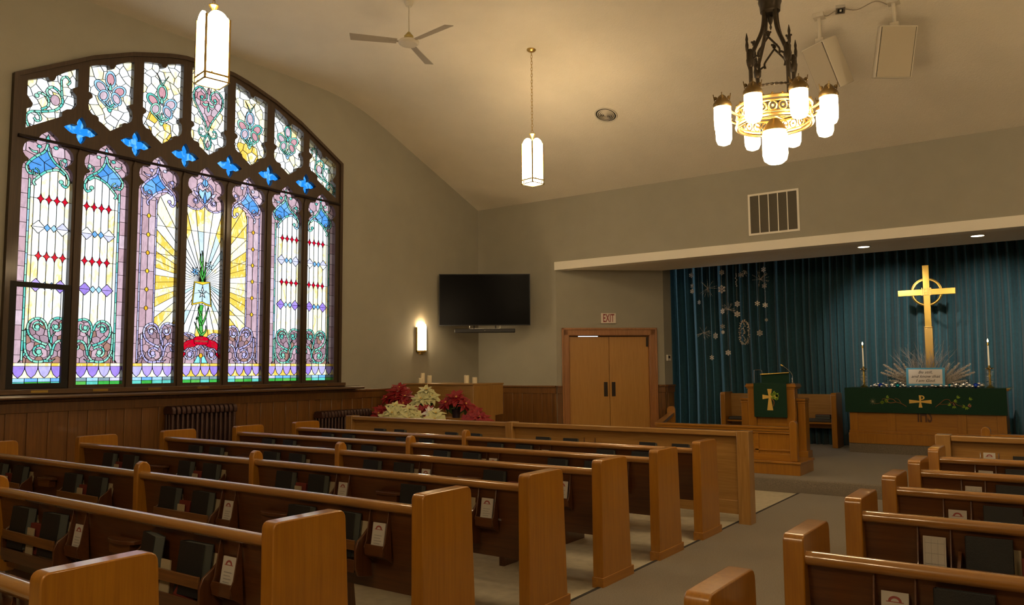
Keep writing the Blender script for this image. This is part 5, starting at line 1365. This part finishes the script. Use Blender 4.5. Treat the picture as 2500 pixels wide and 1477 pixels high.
# ---- candlesticks
def candlestick(label, lc, x, y):
    t = thing('candlestick', label, 'candlestick', (x, y, TZ+.0), 0, 'altar candlesticks')
    MB().lathe([(.055, 0), (.058, .012), (.03, .03), (.014, .05), (.018, .09), (.012, .13), (.02, .18), (.012, .22), (.016, .27), (.05, .29), (.052, .30), (.016, .305), (.016, .33), (.012, .335)], n=18).build('stem', 'brass', t)
    R = random.Random(int(x*100)); m = MB()
    for i in range(150):
        z = R.uniform(.03, .27); a = R.uniform(0, 6.3); p = Vector((.02*cos(a), .02*sin(a), z)); e = Vector((cos(a), sin(a), R.uniform(-.4, .5))).normalized()*R.uniform(.02, .05); w_ = e.orthogonal().normalized()*.002
        m.add([p-w_, p+w_, p+e], [(0, 1, 2)])
    for i in range(10): a = i*.63*2; m.ball((.05*cos(a), .05*sin(a), .285), .009, 6)
    m.build('glitter_garland', 'snow_clear', t, sharp=180)
    c = thing('taper_candle', lc, 'candle', (x, y, TZ+.335), 0, 'lit altar candles')
    MB().lathe([(.0115, -.02), (.0125, .0), (.0105, .31), (.004, .315)], n=14).build('wax', 'wax', c)
    MB().lathe([(.014, .30), (.016, .33), (.008, .345)], n=12).build('follower_cap', 'brass', c)
    MB().lathe([(.002, .345), (.010, .362), (.008, .378), (.001, .40)], n=10).build('flame', 'flame', c, sharp=80)
candlestick('brass glitter-wrapped candlestick at the left end of the altar', 'lit white taper in the left altar candlestick', -2.70, 13.68)
candlestick('brass glitter-wrapped candlestick at the right end of the altar', 'lit white taper in the right altar candlestick', -.955, 13.68)
# ================================================================ CHOIR BENCH BEHIND THE PULPIT
bn = thing('choir_bench', 'oak bench with dark cushion against the teal curtain', 'bench', (0, 14.0, .17))
for x in (-5.16, -3.26): MB().prism([(-.20, 0), (-.20, .88), (-.17, .91), (.20, .91), (.22, .88), (.22, 0)], 'x', x, x+.09).build('end_panel', 'oak_z', bn, bevel=.01)
MB().box(-5.07, .12, .30, -3.26, .15, .88).build('back_panel', 'light_oak_x', bn); MB().box(-5.07, -.12, .385, -3.26, .14, .415).build('seat', 'oak_x', bn, bevel=.006)
MB().box(-5.05, -.11, .416, -3.28, .10, .47).build('cushion', 'cushion', bn, bevel=.015)
for x, z, mt, lb in ((-3.42, .0, 'hymnal_cover', 'black book lying on the bench cushion beside the altar'), (-3.42, .036, 'red_cover', 'reddish book stacked on the black one on the bench')):
    b = make_book('bench_book', .24, .17, .034, mt, lb, 'book'); b.rotation_euler = (-pi/2, 0, 0); b.location = (x, 13.90, .17+.471+.018+z)
# ================================================================ PULPIT
pu = thing('pulpit', 'panelled oak pulpit with cornice and side desks on the platform', 'pulpit', (0, 12.05, .17))
X0, X1 = -4.055, -3.345
m = MB(); m.box(X0+.03, 0, 0, X1-.03, .24, 1.05); m.build('body', 'oak_z', pu)
for x in (X0, X1-.13): MB().box(x, -.03, 0, x+.13, .06, 1.02).build('corner_post', 'oak_z', pu, bevel=.008)
m = MB()
for z, e in ((1.02, .012), (1.045, .03), (1.07, .018)): m.box(X0-e, -.03-e, z, X1+e, .25, z+.027)
m.build('cornice', 'oak_x', pu, bevel=.006)
m = MB(); m.box(X0+.13, -.012, .0, X1-.13, .01, .15); m.box(X0+.13, -.012, .42, X1-.13, .01, .50); m.build('front_rail', 'oak_x', pu, bevel=.004)
for x0, x1 in ((X0-.15, X0+.0), (X1-.0, X1+.11)):
    m = MB(); m.box(x0, .10, 0, x1, .30, .84); m.build('side_desk', 'oak_z', pu, bevel=.004)
    m = MB(); m.box(x0-.01, .08, .84, x1+.01, .31, .875); m.box(x0-.005, .09, .80, x1+.005, .305, .82); m.box(x0-.01, .06, 0, x1+.03, .31, .10)
    m.build('desk_top', 'oak_x', pu, bevel=.004)
pc = thing('pulpit_cloth', 'green pulpit cloth with a gold cross and leaves', 'pulpit cloth', (-3.70, 12.05, 1.268))
m = MB(); m.box(-.245, -.07, -.0, .25, .30, .006); m.box(-.245, -.074, -.505, .25, -.068, .006); m.build('cloth', 'green_cloth', pc, bevel=.002)
g = MB(); g.prism([(-.018, .018), (-.035, .12), (.035, .12), (.018, .018), (.11, .035), (.11, -.035), (.018, -.018), (.045, -.20), (-.045, -.20), (-.018, -.018), (-.11, -.035), (-.11, .035)], 'y', -.078, -.074)
gc = g.build('gold_cross_embroidery', 'gold_thread', pc); gc.location = (0, 0, -.20)
l = MB()
for lx, lz, a in ((.05, -.15, .4), (.09, -.20, .9), (.10, -.25, 1.6), (.06, -.23, 2.0), (.09, -.17, .0), (.03, -.19, 1.2)):
    for s_ in (-.6, 0, .6): l.M = Matrix.Translation((lx, 0, lz)) @ Matrix.Rotation(-a+s_, 4, 'Y'); l.prism([(0, 0), (.025, .014), (.055, 0), (.025, -.014)], 'y', -.081, -.076)
l.M = None; l.build('leaf_embroidery', 'leaf_thread', pc)
m = MB(); m.tube(smooth_path([(.02, -.078, -.22), (.06, -.078, -.27), (.05, -.078, -.34)], 4), .007, 5); m.build('stem_embroidery', 'brown_thread', pc)
pr = thing('reading_stand', 'thin brass-edged reading stand on top of the pulpit', 'book stand', (-3.70, 12.2, 1.275))
MB().tube([(-.20, -.02, .13), (.24, -.02, .155)], .009, 8).build('brass_edge', 'brass', pr)
MB().prism([(-.19, .0), (.23, .0), (.23, .15), (-.19, .13)], 'y', .0, .01).build('board', 'green_cloth', pr)
MB().tube(smooth_path([(-.30, 0, .0), (-.30, 0, .18), (-.28, 0, .20), (-.19, 0, .195), (-.175, 0, .13)], 4), .0045, 6).build('wire_lamp', 'chrome', pr)
mc = thing('gooseneck_microphone', 'thin gooseneck microphone at the right of the pulpit', 'microphone', (-3.40, 12.13, 1.268))
MB().lathe([(.03, 0), (.032, .01), (.012, .02), (.010, .08)], n=14).build('base', 'chrome', mc)
MB().tube(smooth_path([(0, 0, .07), (0, 0, .13), (-.04, -.01, .19), (-.13, -.03, .27)], 5), .0045, 6).build('gooseneck', 'chrome', mc)
MB().tube([(-.125, -.03, .265), (-.155, -.035, .285)], .012, 8).build('capsule', 'brass', mc)
# ================================================================ COMMUNION RAILS
def rail_panel(name, label, xa, xb, post_side, yb=10.06):
    t = thing(name, label, 'railing', (0, yb, .17), 0, 'communion rails either side of the aisle')
    s = 1 if post_side == 'R' else -1
    MB().box(min(xa, xb)-.0, -.0, 0, max(xa, xb), .62, .15).build('step_box', 'oak_z', t, bevel=.003)
    MB().box(min(xa, xb)-.015, -.02, .14, max(xa, xb)+.015, .63, .165).build('step_top', 'oak_x', t, bevel=.005)
    px = xb-.13 if s > 0 else xa+.04
    MB().prism([(px-.0, .165), (px+.09, .165), (px+.09, .63), (px+.075, .66), (px+.045, .672), (px+.015, .66), (px, .63)], 'y', .04, .13).build('post', 'oak_z', t, bevel=.008)
    a, b = (min(xa, xb), px) if s > 0 else (px+.09, max(xa, xb))
    m = MB(); m.box(a, .03, .565, b, .14, .592); m.box(a, .045, .53, b, .125, .565); m.box(a, .05, .505, b, .12, .525); m.build('top_rail', 'oak_x', t, bevel=.004)
    MB().box(a, .075, .165, b, .095, .52).build('panel', 'oak_z', t)
    m = MB(); m.box(a, .06, .165, b, .10, .25); m.box(a, .06, .285, b, .10, .305)
    x = (b-.42) if s > 0 else a+.40
    while a < x < b:
        m.box(x-.025, .06, .25, x+.025, .10, .52); x += -s*.55
    m.build('panel_frame', 'oak_x', t, bevel=.003)
    return t
tL = rail_panel('communion_rail', 'oak communion rail left of the aisle, before the pulpit', -4.68, -2.765, 'R')
rail_panel('communion_rail', 'oak communion rail right of the aisle, behind the right front screen', -.86, 1.4, 'L')
# oblique rail with balusters, back to the door wall
ob = thing('baluster_rail', 'oak rail with slim balusters running back to the slanting wall', 'railing', (-4.72, 10.21, .17), atan2(2.75, -1.0))
L = 2.66
m = MB(); m.box(0, -.05, .55, L, .05, .585); m.box(0, -.035, .52, L, .035, .55); m.build('top_rail', 'oak_x', ob, bevel=.004)
MB().box(0, -.03, .08, L, .03, .12).build('bottom_rail', 'oak_x', ob)
bal = None
for i in range(17):
    if bal is None: bal = o = MB().box(-.012, -.012, .12, .012, .012, .52).build('baluster', 'oak_z', ob)
    else: o = bal.copy(); COL.objects.link(o)
    o.location = (.18+i*.145, 0, 0)
MB().prism([(-.07, 0), (.07, 0), (.07, .64), (.055, .675), (.03, .69), (-.03, .69), (-.055, .675), (-.07, .64)], 'x', L-.02, L+.10).build('newel_post', 'oak_z', ob, bevel=.008)
# ---- thermostat and cable cover on the return
th = thing('thermostat', 'small white thermostat with dark display on the wall edge beside the curtain', 'thermostat', (-5.822, 13.06, 1.70))
th.rotation_euler = (0, 0, atan2(.28, .02))
MB().box(-.06, -.03, -.055, .06, .0, .055).build('case', 'white_plastic', th, bevel=.004); MB().box(-.035, -.032, -.01, .03, -.029, .035).build('display', 'black_plastic', th)
